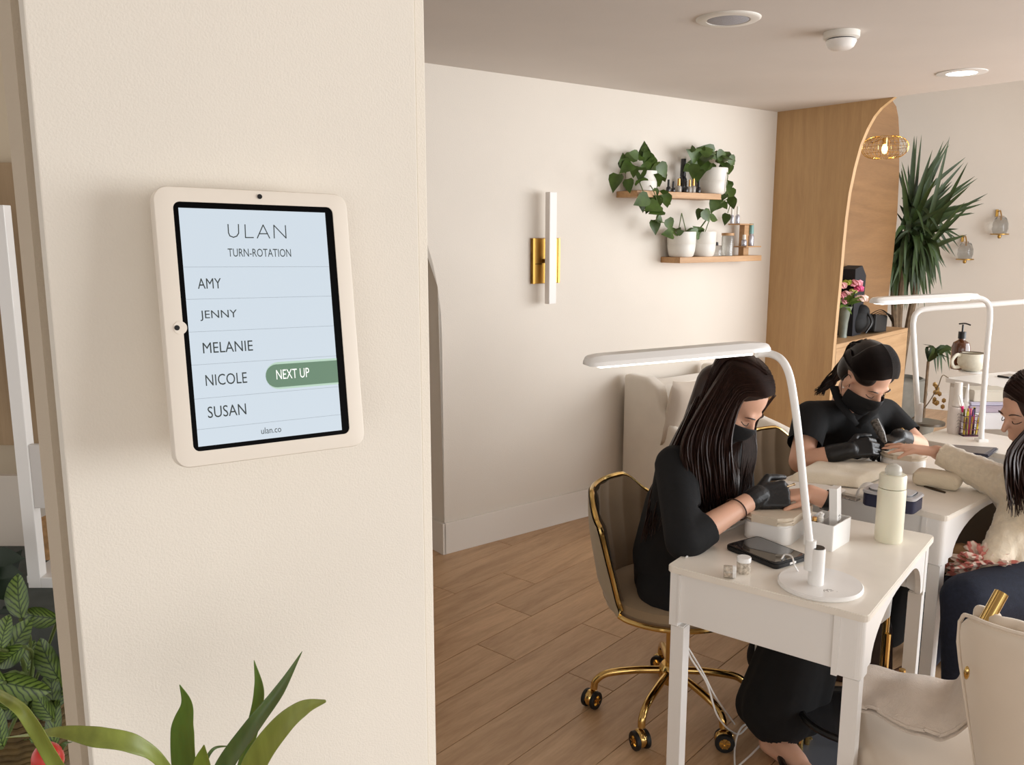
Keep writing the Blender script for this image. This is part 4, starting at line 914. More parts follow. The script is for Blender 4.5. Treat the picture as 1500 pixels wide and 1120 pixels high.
def hand_caps(bm, w_, f, n, side, s=1.0, curl=(.5, .6, .4), spread=.0, thumb=(.5, .5), cuff=0, start=.0):
    """w_: wrist, f: finger direction, n: direction the palm faces, side: +1/-1 thumb side along f x n"""
    f = Vector(f).normalized(); n = Vector(n); n = (n-f*n.dot(f)).normalized(); l = f.cross(n)*side; w_ = Vector(w_)
    lens = ((.040, .024, .019), (.045, .028, .021), (.042, .026, .02), (.033, .020, .017)); tips = []
    for i in range(4):
        lat = (.029-.0195*i)*s; K = w_+f*(.088-.004*abs(i-1))*s+l*lat
        capsule(bm, w_+l*lat*.7+f*.012, .0135*s, K, .0105*s, 10)
        if i < 3: capsule(bm, w_+l*(lat-.01*s)*.7+f*.02, .0135*s, K-l*.01*s, .0095*s, 10)
        a = 0; p = K; d0 = (f+l*spread*(1.5-i)*.33).normalized(); cc = curl[i] if isinstance(curl[0], (tuple, list)) else curl
        for j, (sl, ca) in enumerate(zip(lens[i], cc)):
            a += ca; d = d0*cos(a)+n*sin(a); q = p+d*sl*s; capsule(bm, p, (.0092-.0008*j)*s, q, (.0085-.001*j)*s, 10); p = q
        tips.append(p)
    p = w_+f*.022*s+l*.024*s+n*.004*s; d = (f*.62+l*.6+n*.35*thumb[0]).normalized()
    q = p+d*.045*s; capsule(bm, p, .014*s, q, .011*s, 10); d2_ = (f*.85+l*(.25-thumb[1]*.5)+n*.5*thumb[1]).normalized(); r_ = q+d2_*.032*s; capsule(bm, q, .0105*s, r_, .0095*s, 10)
    r2 = r_+(d2_+n*.15).normalized()*.024*s; capsule(bm, r_, .0095*s, r2, .0075*s, 10); tips.append(r2); return tips
def locks(bm, starts, n, fn, r=.010, seg=5):
    for k in range(n):
        P, rr = fn(k/(n-1 if n > 1 else 1), k); P = spline(P, 5); m = len(P)
        tube(bm, P, [rr*(.55+.45*min(1, i/(m*.2)))*(1-.8*max(0, (i/(m-1)-.6)/.4)**1.5) for i in range(m)], seg, flat=.45)
rj = lambda a: random.uniform(-a, a)
def scalp(L, d, off=0.0):
    d = Vector(d).normalized(); return L((.081+off)*d.x, -.016+(.097+off)*d.y, .047+(.089+off)*d.z)
def haircap(bm, L, Mh, k=1.0):
    ball(bm, L(0, -.025, .051), (.0795*k, .094*k, .086*k), 4, Mh); ball(bm, L(0, -.055, -.005), (.070*k, .062*k, .08*k), 3, Mh)
# ---- person 1: long straight hair, mask, black gloves, on the near chair
Hc = Y(1075, 586, 2.52)
P1 = person('long-haired manicurist in black with mask and black gloves at the nearest table', Vector((.56, 2.68, 0)))
F1 = Vector((.50, -.44, -.62)); Up1 = Vector((.62, -.48, .75))
neck1 = Y(1022, 655, 2.60)
bm = BM(); L1 = head_caps(bm, Hc, F1, Up1, 1.02, neck1)
shn, shf = Y(990, 682, 2.47), Y(1075, 660, 2.78)
chest, waist, hip = Y(1005, 740, 2.62), Y(982, 815, 2.66), Vector((.55, 2.70, .50))
elb, wri = Y(1003, 792, 2.25), Y(1106, 729, 2.385)
elf, wrf = Y(1085, 760, 2.80), Y(1118, 728, 2.52)
capsule(bm, neck1, .055, chest, .10); capsule(bm, chest, .105, waist, .095); capsule(bm, waist, .1, hip, .13)
capsule(bm, shn, .05, shf, .05); capsule(bm, shn, .048, elb, .04); capsule(bm, elb, .041, wri, .0265); capsule(bm, shf, .046, elf, .038); capsule(bm, elf, .038, wrf, .026)
kn1, kn2 = Vector((.93, 2.50, .50)), Vector((.98, 2.72, .49)); an1, an2 = Vector((.81, 2.47, .09)), Vector((.93, 2.78, .09))
for h_, k_, a_ in ((hip+Vector((-.05, -.08, 0)), kn1, an1), (hip+Vector((.06, .08, 0)), kn2, an2)):
    capsule(bm, h_, .085, k_, .058); capsule(bm, k_, .055, a_, .036); capsule(bm, a_, .036, a_+Vector((.06, -.10, -.05)), .03); capsule(bm, a_+Vector((0, 0, -.05)), .034, a_+Vector((.09, -.16, -.062)), .024)

attach(blob('body', bm, .0065, SKIN, None, it=4), P1)
face_bits(P1, L1); mask(P1, L1)
bm = BM()   # top
capsule(bm, neck1-Vector((0, 0, .03)), .065, chest, .125); capsule(bm, chest, .13, waist, .125); capsule(bm, waist, .125, hip, .15)
capsule(bm, shn, .064, shf, .06); capsule(bm, shn, .064, elb+Vector((0, 0, .0)), .056); cuf = elb.lerp(wri, .30); capsule(bm, elb, .056, cuf, .05); capsule(bm, shf, .06, elf, .054); capsule(bm, elf, .052, elf.lerp(wrf, .4), .045)
capsule(bm, shn, .06, waist, .1)
capsule(bm, hip+Vector((-.03, -.08, -.0)), .11, hip+Vector((.14, -.14, -.01)), .085)
def trim_end(name, bm, vox, m, planes, it=4):
    """remesh then cut away what lies past each (point, normal) plane, leaving a clean open hem"""
    o = blob(name, bm, vox, m, None, it=it); b = bmesh.new(); b.from_mesh(o.data)
    for p, nn, rad in planes:
        p = Vector(p); nn = Vector(nn).normalized()
        def inside(c, lo):
            d = c-p; h = d.dot(nn); return h > lo and h < .3 and (d-nn*h).length < rad
        bmesh.ops.delete(b, geom=[f for f in b.faces if inside(f.calc_center_median(), 0)], context='FACES')
        for v in b.verts:
            if v.is_boundary and inside(v.co, -.02): v.co -= nn*(v.co-p).dot(nn)
    b.to_mesh(o.data); b.free(); o.data.polygons.foreach_set('use_smooth', [True]*len(o.data.polygons)); return o
fd = (wri-elb).normalized()
attach(trim_end('black_top', bm, .0085, BLACKC, [(cuf, fd, .066)]), P1)
bm = BM()
for h_, k_, a_, fl_ in ((hip+Vector((-.05, -.08, 0)), kn1, an1, .115), (hip+Vector((.06, .08, 0)), kn2, an2, .11)):
    capsule(bm, h_, .1, k_, .085); capsule(bm, k_, .088, a_+Vector((.02, .0, .07)), fl_); 
    capsule(bm, k_+Vector((.05, 0, -.03)), .07, a_+Vector((.1, .0, .05)), .07); capsule(bm, k_+Vector((-.05, .03, -.05)), .06, a_+Vector((-.03, .05, .05)), .07)
o = blob('black_trousers', bm, .01, BLACKC, None, it=5); b = bmesh.new(); b.from_mesh(o.data); bmesh.ops.delete(b, geom=[f for f in b.faces if f.calc_center_median().z < .085+.02*sin(f.calc_center_median().x*40)], context='FACES'); b.to_mesh(o.data); b.free(); attach(o, P1)
for w_, f_, n_, nm, fa in ((wri, (1, .1, .10), (.1, .85, -.55), 'glove', elb), (wrf, (.8, -.5, 0), (0, -.2, -.95), 'glove', elf)):
    bm = BM(); hand_caps(bm, w_, f_, n_, 1, 1.08, curl=((1.0, .9, .5), (1.1, 1.1, .6), (1.15, 1.1, .6), (1.2, 1.1, .6))); d = (Vector(w_)-fa).normalized(); capsule(bm, Vector(w_)-d*.012, .0325, Vector(w_)+d*.015, .031)
    attach(blob(nm, bm, .0032, GLOVE, None, it=3), P1)
bp_ = elb.lerp(wri, .72); d = (wri-elb).normalized(); s_ = d.cross(Vector((0, 0, 1))).normalized(); u_ = d.cross(s_)
bm = BM(); tube(bm, [bp_+(s_*cos(2*pi*k/28)+u_*sin(2*pi*k/28))*.0335+d*.006*cos(2*pi*k/28) for k in range(28)], .0022, 6, closed=True); attach(obj('bracelet', bm, mat('brown_cord', (60, 38, 28), .7), None, smooth=True, label='thin dark cord bracelet'), P1)
# hair
Rt, FF, UU = hframe(F1, Up1); Mh = Matrix((Rt, FF, UU)).transposed().to_4x4()
bm = BM(); haircap(bm, L1, Mh, 1.0)
capsule(bm, L1(.02, -.07, .0), .058, Y(1012, 655, 2.54), .05); capsule(bm, Y(1012, 655, 2.54), .05, Y(972, 735, 2.60), .03)
capsule(bm, L1(.055, -.02, .01), .035, Y(1040, 660, 2.44), .034); capsule(bm, Y(1040, 660, 2.44), .034, Y(1050, 722, 2.43), .018)
capb = blob('hair', bm, .006, HAIR, None, it=5); attach(capb, P1)
bm = BM()
def front(tt, k):
    xs = 1000+66*tt+rj(5)
    return [scalp(L1, (-.1+rj(.05), .85-1.1*(1-tt), .62+.3*(1-tt)), .004), scalp(L1, (.5, .80*tt-.5*(1-tt), .52), .005), scalp(L1, (.9, .50*tt-.5*(1-tt), .12), .006+rj(.003)), Y(xs+3, 640, 2.415+rj(.012)), Y(xs+4+rj(4), 700, 2.40+rj(.015)), Y(xs+10+rj(6), 748+rj(10), 2.42+rj(.015))], .0062
locks(bm, None, 170, front)
def back(tt, k):
    return [scalp(L1, (.05+rj(.1), .3-.7*(1-tt), .9), .004), scalp(L1, (.5*tt, -.35-.3*(1-tt), .75), .006), scalp(L1, (.7*tt, -.95+.3*tt, .1), .008+rj(.004)), Y(980+36*tt+rj(4), 660, 2.52+rj(.03)-.05*tt), Y(956+44*tt+rj(5), 722, 2.54+rj(.03)-.08*tt), Y(942+52*tt+rj(5), 788-36*tt+rj(8), 2.58+rj(.03)-.12*tt)], .0068
locks(bm, None, 170, back)
def far(tt, k):
    return [scalp(L1, (-.1, .86+rj(.05), .6), .003), scalp(L1, (-.55, .78, .3), .004), Y(1106+rj(5)-8*tt, 618, 2.60), Y(1105+rj(5)-14*tt, 662, 2.60), Y(1100+rj(5)-20*tt, 712+rj(14), 2.58), ], .0048
locks(bm, None, 46, far)
def inner(tt, k): return [scalp(L1, (-.3, .2, .9)), Y(1078+rj(6), 650, 2.62), Y(1072+rj(10), 700, 2.57), Y(1066+rj(12), 745+rj(8), 2.55)], .0062
locks(bm, None, 40, inner)
attach(obj('hair_strands', bm, HAIR, None, smooth=True, kind='stuff'), P1)
# tool held in the glove
bm = BM(); a = Y(1143, 716, 2.40); b_ = Y(1163, 709, 2.42); tube(bm, [a, b_], .0032, 8); ball(bm, b_, .0045, 2); t = obj('cuticle_tool', bm, mat('steel', (170, 150, 120), .25, 1), None, smooth=True); tag(t, 'small metal nail tool poking out of the near black glove', 'tool'); origin(t)
# ---- forearm and hand with wristband being treated at the nearest table
HP_ = person('bare forearm with black wristband resting its hand on the nearest arm rest', Y(1200, 745, 2.36))
bm = BM(); w_ = Y(1186, 722, 2.415); hand_caps(bm, w_, (-1, .0, -.12), (0, .1, -1), 1, .85, curl=((.5, .5, .3), (.4, .5, .3), (.3, .5, .3), (.3, .4, .3)), thumb=(.4, .2)); fe = Y(1216, 735, 2.40); capsule(bm, w_, .026, fe, .028)
attach(blob('body', bm, .0045, SKIN, None, it=4), HP_)
wb = Y(1212, 733, 2.405); d = (fe-w_).normalized(); s_ = d.cross(Vector((0, 0, 1))).normalized(); u_ = d.cross(s_)
bm = BM(); grid(bm, lambda u, v: wb+(s_*cos(2*pi*u)+u_*sin(2*pi*u))*.0305+d*(v-.5)*.02, 28, 2, closeu=True); attach(obj('wristband', bm, BLK, None, smooth=True, label='black wristband'), HP_)
# ---- person 2: ponytail, mask, short black sleeves
Hc2 = Y(1268, 553, 3.22)
P2 = person('manicurist with ponytail, black mask and short-sleeved black top at second table', Vector((1.25, 3.40, 0)))
F2 = Vector((.30, -.66, -.62)); Up2 = Vector((.26, -.6, .8)); neck2 = Y(1238, 598, 3.36)
bm = BM(); L2 = head_caps(bm, Hc2, F2, Up2, 1.06, neck2)
s1_, s2_ = Y(1188, 612, 3.28), Y(1296, 606, 3.46); ch2, wa2, hp2 = Y(1245, 640, 3.36), Y(1235, 700, 3.40), Vector((1.26, 3.42, .52))
e1_, w1_ = Y(1172, 676, 3.14), Y(1240, 660, 3.08); e2_, w2_ = Y(1345, 652, 3.34), Y(1318, 640, 3.16)
capsule(bm, neck2, .055, ch2, .11); capsule(bm, ch2, .11, wa2, .1); capsule(bm, wa2, .1, hp2, .13); capsule(bm, s1_, .052, s2_, .052)
capsule(bm, s1_, .05, e1_, .043); capsule(bm, e1_, .042, w1_, .028); capsule(bm, s2_, .05, e2_, .04); capsule(bm, e2_, .038, w2_, .027)
for q in (-.09, .09): capsule(bm, hp2+V2*q, .08, hp2+V2*q+U2*.38+Vector((0, 0, -.02)), .06); capsule(bm, hp2+V2*q+U2*.38, .055, hp2+V2*q+U2*.36+Vector((0, 0, -.44)), .038)

attach(blob('body', bm, .0065, SKIN, None, it=4), P2); face_bits(P2, L2); mask(P2, L2)
bm = BM(); capsule(bm, Y(1240, 625, 3.36), .085, ch2, .135); capsule(bm, ch2, .135, wa2, .13); capsule(bm, wa2, .13, hp2, .15); capsule(bm, s1_, .068, s2_, .066); m1 = s1_.lerp(e1_, .62); capsule(bm, s1_, .07, m1, .066); m2 = s2_.lerp(e2_, .72); capsule(bm, s2_, .066, m2, .058); capsule(bm, s1_.lerp(s2_, .5)+Vector((-.02, -.04, -.05)), .09, wa2+Vector((0, -.06, .03)), .1)
attach(trim_end('black_top', bm, .009, BLACKC, [(m1, (e1_-s1_), .082), (m2, (e2_-s2_), .075)]), P2)
# open collar
for q, pts in ((1, (Y(1222, 566, 3.30), Y(1232, 592, 3.24), Y(1248, 612, 3.20), Y(1256, 622, 3.19))), (-1, (Y(1290, 590, 3.34), Y(1276, 606, 3.24), Y(1262, 618, 3.20), Y(1257, 626, 3.19)))):
    bm = BM(); tube(bm, spline(pts, 5), [.02]*6+[.018]*5+[.012]*5, 8, flat=.3); attach(obj('collar', bm, BLACKC, None, smooth=True), P2)
bm = BM()
for q in (-.09, .09): capsule(bm, hp2+V2*q, .1, hp2+V2*q+U2*.38+Vector((0, 0, -.02)), .08); capsule(bm, hp2+V2*q+U2*.38, .078, hp2+V2*q+U2*.36+Vector((0, 0, -.38)), .09)
attach(blob('black_trousers', bm, .012, BLACKC, None, it=4), P2)
for w_, f_, n_, sd, fa, cu in ((w1_, (.9, -.1, .22), (.05, .75, -.65), 1, e1_, (.75, .9, .5)), (w2_, (-.8, -.4, -.1), (0, 0, -1), -1, e2_, (.6, .7, .5))):
    d = (Vector(w_)-fa).normalized(); bm = BM(); hand_caps(bm, w_, f_, n_, sd, 1.0, curl=cu); capsule(bm, Vector(w_)-d*.055, .037, Vector(w_)+d*.01, .032); attach(blob('glove', bm, .004, GLOVE, None, it=3), P2)
Rt, FF, UU = hframe(F2, Up2); Mh2 = Matrix((Rt, FF, UU)).transposed().to_4x4()
bm = BM(); haircap(bm, L2, Mh2, 1.0)
for q in (-1, 1): ball(bm, L2(q*.042, .006, .045), (.037, .062, .05), 3, Mh2)
attach(blob('hair', bm, .006, HAIR2, None, it=5), P2)
bm = BM()
for sd in (-1, 1):
    def sl(tt, k):
        y0 = 1.0-1.2*tt; return [scalp(L2, (.01*sd, y0, .42+.4*min(1, tt*2)), .002), scalp(L2, (sd*.55, y0*.92, .30+.4*tt), .006), scalp(L2, (sd*.95, .42-.7*tt, -.08+.3*tt), .006), scalp(L2, (sd*.75, -.55-.1*tt, -.15+.35*tt), .006), scalp(L2, (sd*.15, -1.0, -.25+rj(.06)), .006)], .0052
    locks(bm, None, 80, sl)
def pony(tt, k): return [scalp(L2, (rj(.5), -.8, .3+rj(.3)), .003), scalp(L2, (rj(.25), -1, -.15+rj(.1)), .012), Y(1228+rj(6), 546+rj(7), 3.42), Y(1214+rj(6), 560+rj(6), 3.45), Y(1200+rj(8), 574+rj(6), 3.47)], .006
locks(bm, None, 80, pony)
attach(obj('hair_strands', bm, HAIR2, None, smooth=True, kind='stuff'), P2)
bm = BM(); ball(bm, L2(.077, .002, -.042), .0035, 2); attach(obj('earring', bm, POTW, None, smooth=True, label='small pearl earring'), P2)
bm = BM(); tube(bm, [w2_+(e2_-w2_).normalized()*.02+Vector((0, cos(2*pi*k/20), sin(2*pi*k/20)))*.037 for k in range(20)], .0028, 6, closed=True); attach(obj('bracelet', bm, GOLD, None, smooth=True, label='gold bangle over the glove'), P2)
bm = BM(); a = Y(1281, 616, 3.08); b_ = Y(1297, 648, 3.02); tube(bm, [a, a.lerp(b_, .6), b_], [.016, .015, .006], 12); t = obj('nail_drill', bm, mat('dark_pattern', (92, 88, 84), .35, .3, noise=.9, nscale=110), None, smooth=True); tag(t, 'patterned dark nail drill held by the ponytailed manicurist', 'nail drill'); origin(t)
# ---- client at the right edge
P3 = person('client with long dark hair in fuzzy cream sweater and jeans at right edge', Vector((1.78, 2.72, 0)))
Hc3 = Y(1511, 602, 2.72); F3 = Vector((-.93, -.10, -.30)); Up3 = Vector((-.3, 0, 1)); neck3 = Y(1545, 680, 2.74)
bm = BM(); L3 = head_caps(bm, Hc3, F3, Up3, 1.0, neck3)
sa, sb_ = Y(1540, 725, 2.60), Y(1580, 720, 2.95); ea, wa_ = Y(1468, 708, 2.76), Y(1372, 662, 2.93); c3, w3, h3 = Y(1570, 790, 2.76), Y(1580, 850, 2.74), Vector((1.80, 2.70, .52))
capsule(bm, neck3, .055, c3, .12); capsule(bm, c3, .12, w3, .11); capsule(bm, w3, .11, h3, .14); capsule(bm, sa, .05, sb_, .05); capsule(bm, sa, .05, ea, .04); capsule(bm, ea, .04, wa_, .026)
hand_caps(bm, wa_, (-1, .14, .12), (0, .1, -1), -1, .98, curl=((.1, .15, .1), (.1, .2, .1), (.15, .2, .15), (.25, .3, .2)), spread=.5, thumb=(.6, 0))
k3, a3 = Y(1418, 878, 2.50), Vector((1.40, 2.46, .08)); k4, a4 = Y(1425, 850, 2.78), Vector((1.45, 2.85, .08))
for hh, kk, aa in ((h3+Vector((-.04, -.09, -.02)), k3, a3), (h3+Vector((0, .1, -.02)), k4, a4)): capsule(bm, hh, .085, kk, .06); capsule(bm, kk, .056, aa, .038); capsule(bm, aa, .036, aa+Vector((-.12, .0, -.05)), .028)
attach(blob('body', bm, .0065, SKIN, None, it=4), P3); face_bits(P3, L3)
FUZ = mat('cream_fuzzy_knit', (232, 218, 194), .95, sheen=.8, noise=.07, nscale=60, bump=1.0, bscale=160)
bm = BM(); capsule(bm, neck3, .075, c3, .15); capsule(bm, c3, .15, w3, .14); capsule(bm, w3, .14, h3+Vector((0, 0, .02)), .158); capsule(bm, sa, .078, sb_, .07); capsule(bm, sa, .075, ea, .062); cq = ea.lerp(wa_, .94); capsule(bm, ea, .062, cq, .042); capsule(bm, ea+Vector((.02, 0, -.05)), .045, sa+Vector((0, 0, -.06)), .07)
capsule(bm, Y(1500, 740, 2.72), .07, Y(1452, 826, 2.60), .045); capsule(bm, Y(1500, 760, 2.70), .07, Y(1490, 838, 2.6), .05)
dd = (wa_-ea).normalized(); o = trim_end('fuzzy_sweater', bm, .0085, FUZ, [(ea.lerp(wa_, .92), dd, .1)]); 
from mathutils import noise as mn
for v in o.data.vertices:
    v.co = v.co + v.normal*(mn.noise(v.co*70)*.005+mn.noise(v.co*25)*.005)
attach(o, P3)
DEN = mat('dark_denim', (27, 33, 50), .85, noise=.2, nscale=90, bump=.4, bscale=400)
bm = BM()
for hh, kk, aa in ((h3+Vector((-.04, -.09, -.02)), k3, a3), (h3+Vector((0, .1, -.02)), k4, a4)): capsule(bm, hh, .115, kk, .082); capsule(bm, kk, .08, aa+Vector((0, 0, .04)), .055)
attach(blob('jeans', bm, .009, DEN, None, it=5), P3)
Rt, FF, UU = hframe(F3, Up3); Mh3 = Matrix((Rt, FF, UU)).transposed().to_4x4()
bm = BM(); haircap(bm, L3, Mh3, 1.03); ball(bm, L3(-.044, .0, .035), (.038, .064, .065), 3, Mh3); ball(bm, L3(0, -.075, -.06), (.075, .055, .1), 3, Mh3); capsule(bm, L3(0, -.08, -.08), .075, Y(1535, 720, 2.72), .07); attach(blob('hair', bm, .007, HAIR, None, it=5), P3)
bm = BM()
def cl_(tt, k):
    x = 1480+42*tt; return [scalp(L3, (rj(.1), .95-.9*tt, .55), .004), scalp(L3, (-.6, .80-.8*tt, .2), .007), scalp(L3, (-.95, .38-.6*tt, -.25), .010), Y(x+rj(5), 660, 2.62+rj(.01)), Y(x-4+rj(6), 700, 2.60+rj(.015)), Y(x+2+rj(10), 744+rj(14), 2.60+rj(.015))], .0068
locks(bm, None, 120, cl_)
attach(obj('hair_strands', bm, HAIR, None, smooth=True, kind='stuff'), P3)
# ------------------------------------------------------------------ client chair (near right), towel over it
CC = Vector((1.10, 1.80, 0)); BLV = mat('blush_velvet', (222, 208, 190), .8, sheen=.4, noise=.04, nscale=5)
t = thing('tufted_chair', 'blush velvet barrel chair with brass bar in the lower right corner', 'chair', CC)
plan = [(-.115, -.02), (-.10, -.085), (-.05, -.145), (.03, -.185), (.13, -.205), (.24, -.19), (.33, -.13), (.38, -.03), (.38, .08)]
PPn = spline([Vector((a, b_, 0)) for a, b_ in plan], 6)
def outn(i):
    a = PPn[max(0, i-1)]; c = PPn[min(len(PPn)-1, i+1)]; d = (c-a).normalized(); return Vector((d.y, -d.x, 0))
def fo(u, v):
    i = min(len(PPn)-1, int(round(u*(len(PPn)-1)))); z = .30+(.805-.30)*v; return PPn[i]+outn(i)*(-.02+.02*v)+Vector((.09*(1-v)*(1-u)**2, 0, 0))+Vector((.012*(1-min(1, u*10))**2*max(0, v-.88)/.12, 0, z-.03*(1-min(1, u*10))**2*v))
o = sheet('outer_back', fo, len(PPn), 12, .02, BLV, t, sub=1)
def fi(u, v):
    i = min(len(PPn)-1, int(round(u*(len(PPn)-1)))); z = .42+(.815-.42)*v; tu = .016*abs(sin(u*pi*7))*sstep(.0, .3, v)
    return PPn[i]-outn(i)*(.035+tu)+Vector((.06*(1-v)*(1-u)**2, 0, z))
sheet('tufted_lining', fi, len(PPn), 12, .04, BLV, t, sub=1)
for nm_, off_, zz in (('piping', .012, .808),):
    bm = BM(); tube(bm, [fo(0, k/10)+Vector((-.008, 0, 0)) for k in range(11)]+[fo(k/40, 1)+Vector((0, 0, .004))+outn(int(k/40*(len(PPn)-1)))*.006 for k in range(41)], .0045, 6); obj(nm_, bm, BLV, t, smooth=True)
bm = BM(); capsule(bm, (-.06, -.02, .385), .085, (-.06, -.02, .395), .085)
bm.free(); bm = BM()
prism(bm, [(p.x, p.y) for p in [Vector((-.27, -.10, 0)), Vector((-.18, -.18, 0)), Vector((0, -.20, 0)), Vector((.2, -.18, 0)), Vector((.32, -.08, 0)), Vector((.33, .12, 0)), Vector((.2, .28, 0)), Vector((-.05, .32, 0)), Vector((-.2, .27, 0)), Vector((-.27, .12, 0))]], .29, .41)
evalmods('seat', bm, [('BEVEL', dict(width=.03, segments=3)), ('SUBSURF', dict(levels=1))], BLV, t)
for a_, b_ in ((-.22, -.1), (.22, -.12), (-.18, .18), (.2, .18)): bm = BM(); tube(bm, [(a_, b_, 0), (a_*.9, b_*.9, .29)], [.012, .018], 10); obj('leg', bm, GOLD, t, smooth=True)
g0, g1 = Y(1440, 917, 1.74)-CC, Y(1467, 868, 1.76)-CC
bm = BM(); tube(bm, [g0-(g1-g0)*.12, g1], .0145, 20); tube(bm, [g1, g1+(g1-g0).normalized()*.001], .013, 20); obj('brass_bar', bm, GOLD, t, smooth=True)
bm = BM(); g2 = Y(1416, 985, 1.72)-CC; ball(bm, g2, (.006, .006, .016), 2); obj('zip_pull', bm, GOLD, t, smooth=True)
TWL = mat('taupe_towel', (206, 192, 178), .95, sheen=.3, bump=1.0, bscale=260, noise=.05)
def ctrl(rows):
    G = [[Vector(p) for p in r_] for r_ in rows]; S = [spline(r_, 4) for r_ in G]; nu = len(S[0]); C_ = [spline([S[j][i] for j in range(len(S))], 4) for i in range(nu)]; return C_
# towel: rows run from its far edge to its near hem
rows_ = [[Y(1262, 972, 2.06), Y(1300, 978, 2.05), Y(1345, 988, 2.03), Y(1393, 997, 2.0), Y(1412, 978, 1.97), Y(1432, 945, 1.94)],
         [Y(1258, 992, 2.01), Y(1290, 996, 2.0), Y(1335, 1004, 1.97), Y(1388, 1018, 1.94), Y(1412, 1004, 1.92), Y(1432, 985, 1.90)],
         [Y(1255, 1014, 1.97), Y(1288, 1022, 1.95), Y(1335, 1034, 1.91), Y(1380, 1048, 1.88), Y(1408, 1034, 1.87), Y(1432, 1012, 1.86)],
         [Y(1254, 1030, 1.94), Y(1286, 1042, 1.91), Y(1330, 1062, 1.86), Y(1375, 1076, 1.84), Y(1402, 1064, 1.84), Y(1434, 1042, 1.83)]]
C_ = ctrl(rows_); nu, nv = len(C_), len(C_[0])
def ft(u, v):
    p = C_[min(nu-1, int(round(u*(nu-1))))][min(nv-1, int(round(v*(nv-1))))]; return p+Vector((0, 0, .006*mn.noise(Vector((u*9, v*5, 1)))+.004*sin(u*16+v*5)))
for k_, dz in ((0, 0), (1, -.014)):
    o = sheet('towel' if not k_ else 'under_fold', (lambda u, v, dz=dz: ft(u, v)+Vector((0, 0, dz+(.0 if not dz else -.008*u)))), nu, nv, .007, TWL, None)
    if not k_: tw = o; tag(o, 'taupe woven towel draped over the blush chair', 'towel')
    else: o.parent = tw
bm = BM(); tube(bm, [ft(k/40, 1) for k in range(41)], .0045, 6); o = obj('hem', bm, TWL, tw, smooth=True)
ob_ = [tw]+list(tw.children)
cc_ = Vector((1.0, 1.85, .5))
for o in ob_: o.data.transform(Matrix.Translation(-cc_))
tw.location = cc_
# ------------------------------------------------------------------ things on the second table
CRM = mat('cream_towel', (238, 227, 205), .95, sheen=.3, bump=.8, bscale=220, noise=.04); PAPER = mat('white_paper', (236, 230, 222), .8); NAVY = mat('navy_plastic', (34, 36, 62), .4); FROST = mat('frosted_lid', (214, 212, 214), .3, trans=.2)
def T2P(x, y, dz=0): return Z(x, y, TH+dz)
cen = T2P(1322, 688); t = thing('arm_rest', 'white oval arm rest under the client hand on the second table', 'arm rest', cen, RZ2+.35)
bm = BM(); prism(bm, rrect(-.075, .075, -.05, .05, .045, 7), 0, .048, bev=.004); obj('rest_base', bm, WHITE, t, smooth=True)
bm = BM(); prism(bm, rrect(-.079, .079, -.054, .054, .048, 7), .048, .068, bev=.008); obj('pad', bm, MATS['cream_leather'], t, smooth=True)
# towels
def flat_cloth(name, label, quad, h, thick, m, nu=22, nv=16, wav=.006, cat='towel', sub=1, drape=.25):
    a, b, c, d = [Vector(q) for q in quad]; cc = (a+b+c+d)/4; cc.z = TH
    def f(u, v):
        p = (a*(1-u)+b*u)*(1-v)+(d*(1-u)+c*u)*v; e_ = min(1, min(u, 1-u)/.08)*min(1, min(v, 1-v)/.10); e_ = e_**.5 if e_ > 0 else 0
        return Vector((p.x, p.y, TH+.003+h*e_*(1-drape*v)+wav*e_*(mn.noise(Vector((p.x*14, p.y*14, 3)))+.6)))-cc
    o = sheet(name, f, nu, nv, thick, m, None, sub=sub); o.location = cc; tag(o, label, cat); return o
flat_cloth('folded_towel', 'large cream towel spread before the ponytailed manicurist', (T2P(1152, 706), T2P(1258, 716), T2P(1322, 688), T2P(1212, 672)), .022, .01, CRM)
flat_cloth('paper_sheet', 'white paper sheet on the near left of the second table', (T2P(1128, 709), T2P(1206, 738), T2P(1240, 719), T2P(1160, 697)), .001, .0015, PAPER, wav=.001, cat='paper', sub=0)
flat_cloth('paper_sheet', 'white paper under the gloved hands beside the oval arm rest', (T2P(1240, 690), T2P(1300, 694), T2P(1345, 660), T2P(1300, 655)), .001, .0015, PAPER, wav=.002, cat='paper', sub=0)
cen = T2P(1372, 712); t = thing('rolled_towel', 'chunky folded beige towel block beside the oval arm rest', 'towel', cen, RZ2+.2)
bm = BM(); box(bm, -.075, .075, -.045, .055, 0, .052); evalmods('towel_block', bm, [('SUBSURF', dict(levels=1, subdivision_type='SIMPLE')), ('BEVEL', dict(width=.02, segments=3)), ('SUBSURF', dict(levels=1))], mat('beige_towel', (226, 212, 186), .95, sheen=.3, bump=.8, bscale=200), t)
# navy container
cen = T2P(1313, 742); t = thing('storage_container', 'navy container with frosted lid behind the cream bottle', 'container', cen, RZ2+.12)
bm = BM(); prism(bm, rrect(-.092, .068, -.055, .045, .02, 5), 0, .042, bev=.003); obj('container_body', bm, NAVY, t, smooth=True)
bm = BM(); prism(bm, rrect(-.095, .071, -.058, .048, .022, 5), .042, .05, bev=.002); prism(bm, rrect(-.08, .056, -.045, .036, .02, 5), .05, .056, bev=.003); obj('lid', bm, FROST, t, smooth=True)
cen = T2P(1270, 728); t = thing('tape_dispenser', 'white arch shaped holder beside the navy container', 'holder', cen, RZ2+.3)
def archf(u, v):
    a = pi*u; return Vector((-cos(a)*.03, (v-.5)*.07, .042*(sin(a)**.6)))
o = sheet('arch', archf, 15, 5, .004, WHITE, t, sub=1)
t = thing('foil_packet', 'crumpled silver packet at the near edge of the second table', 'packet', T2P(1250, 731), RZ2)
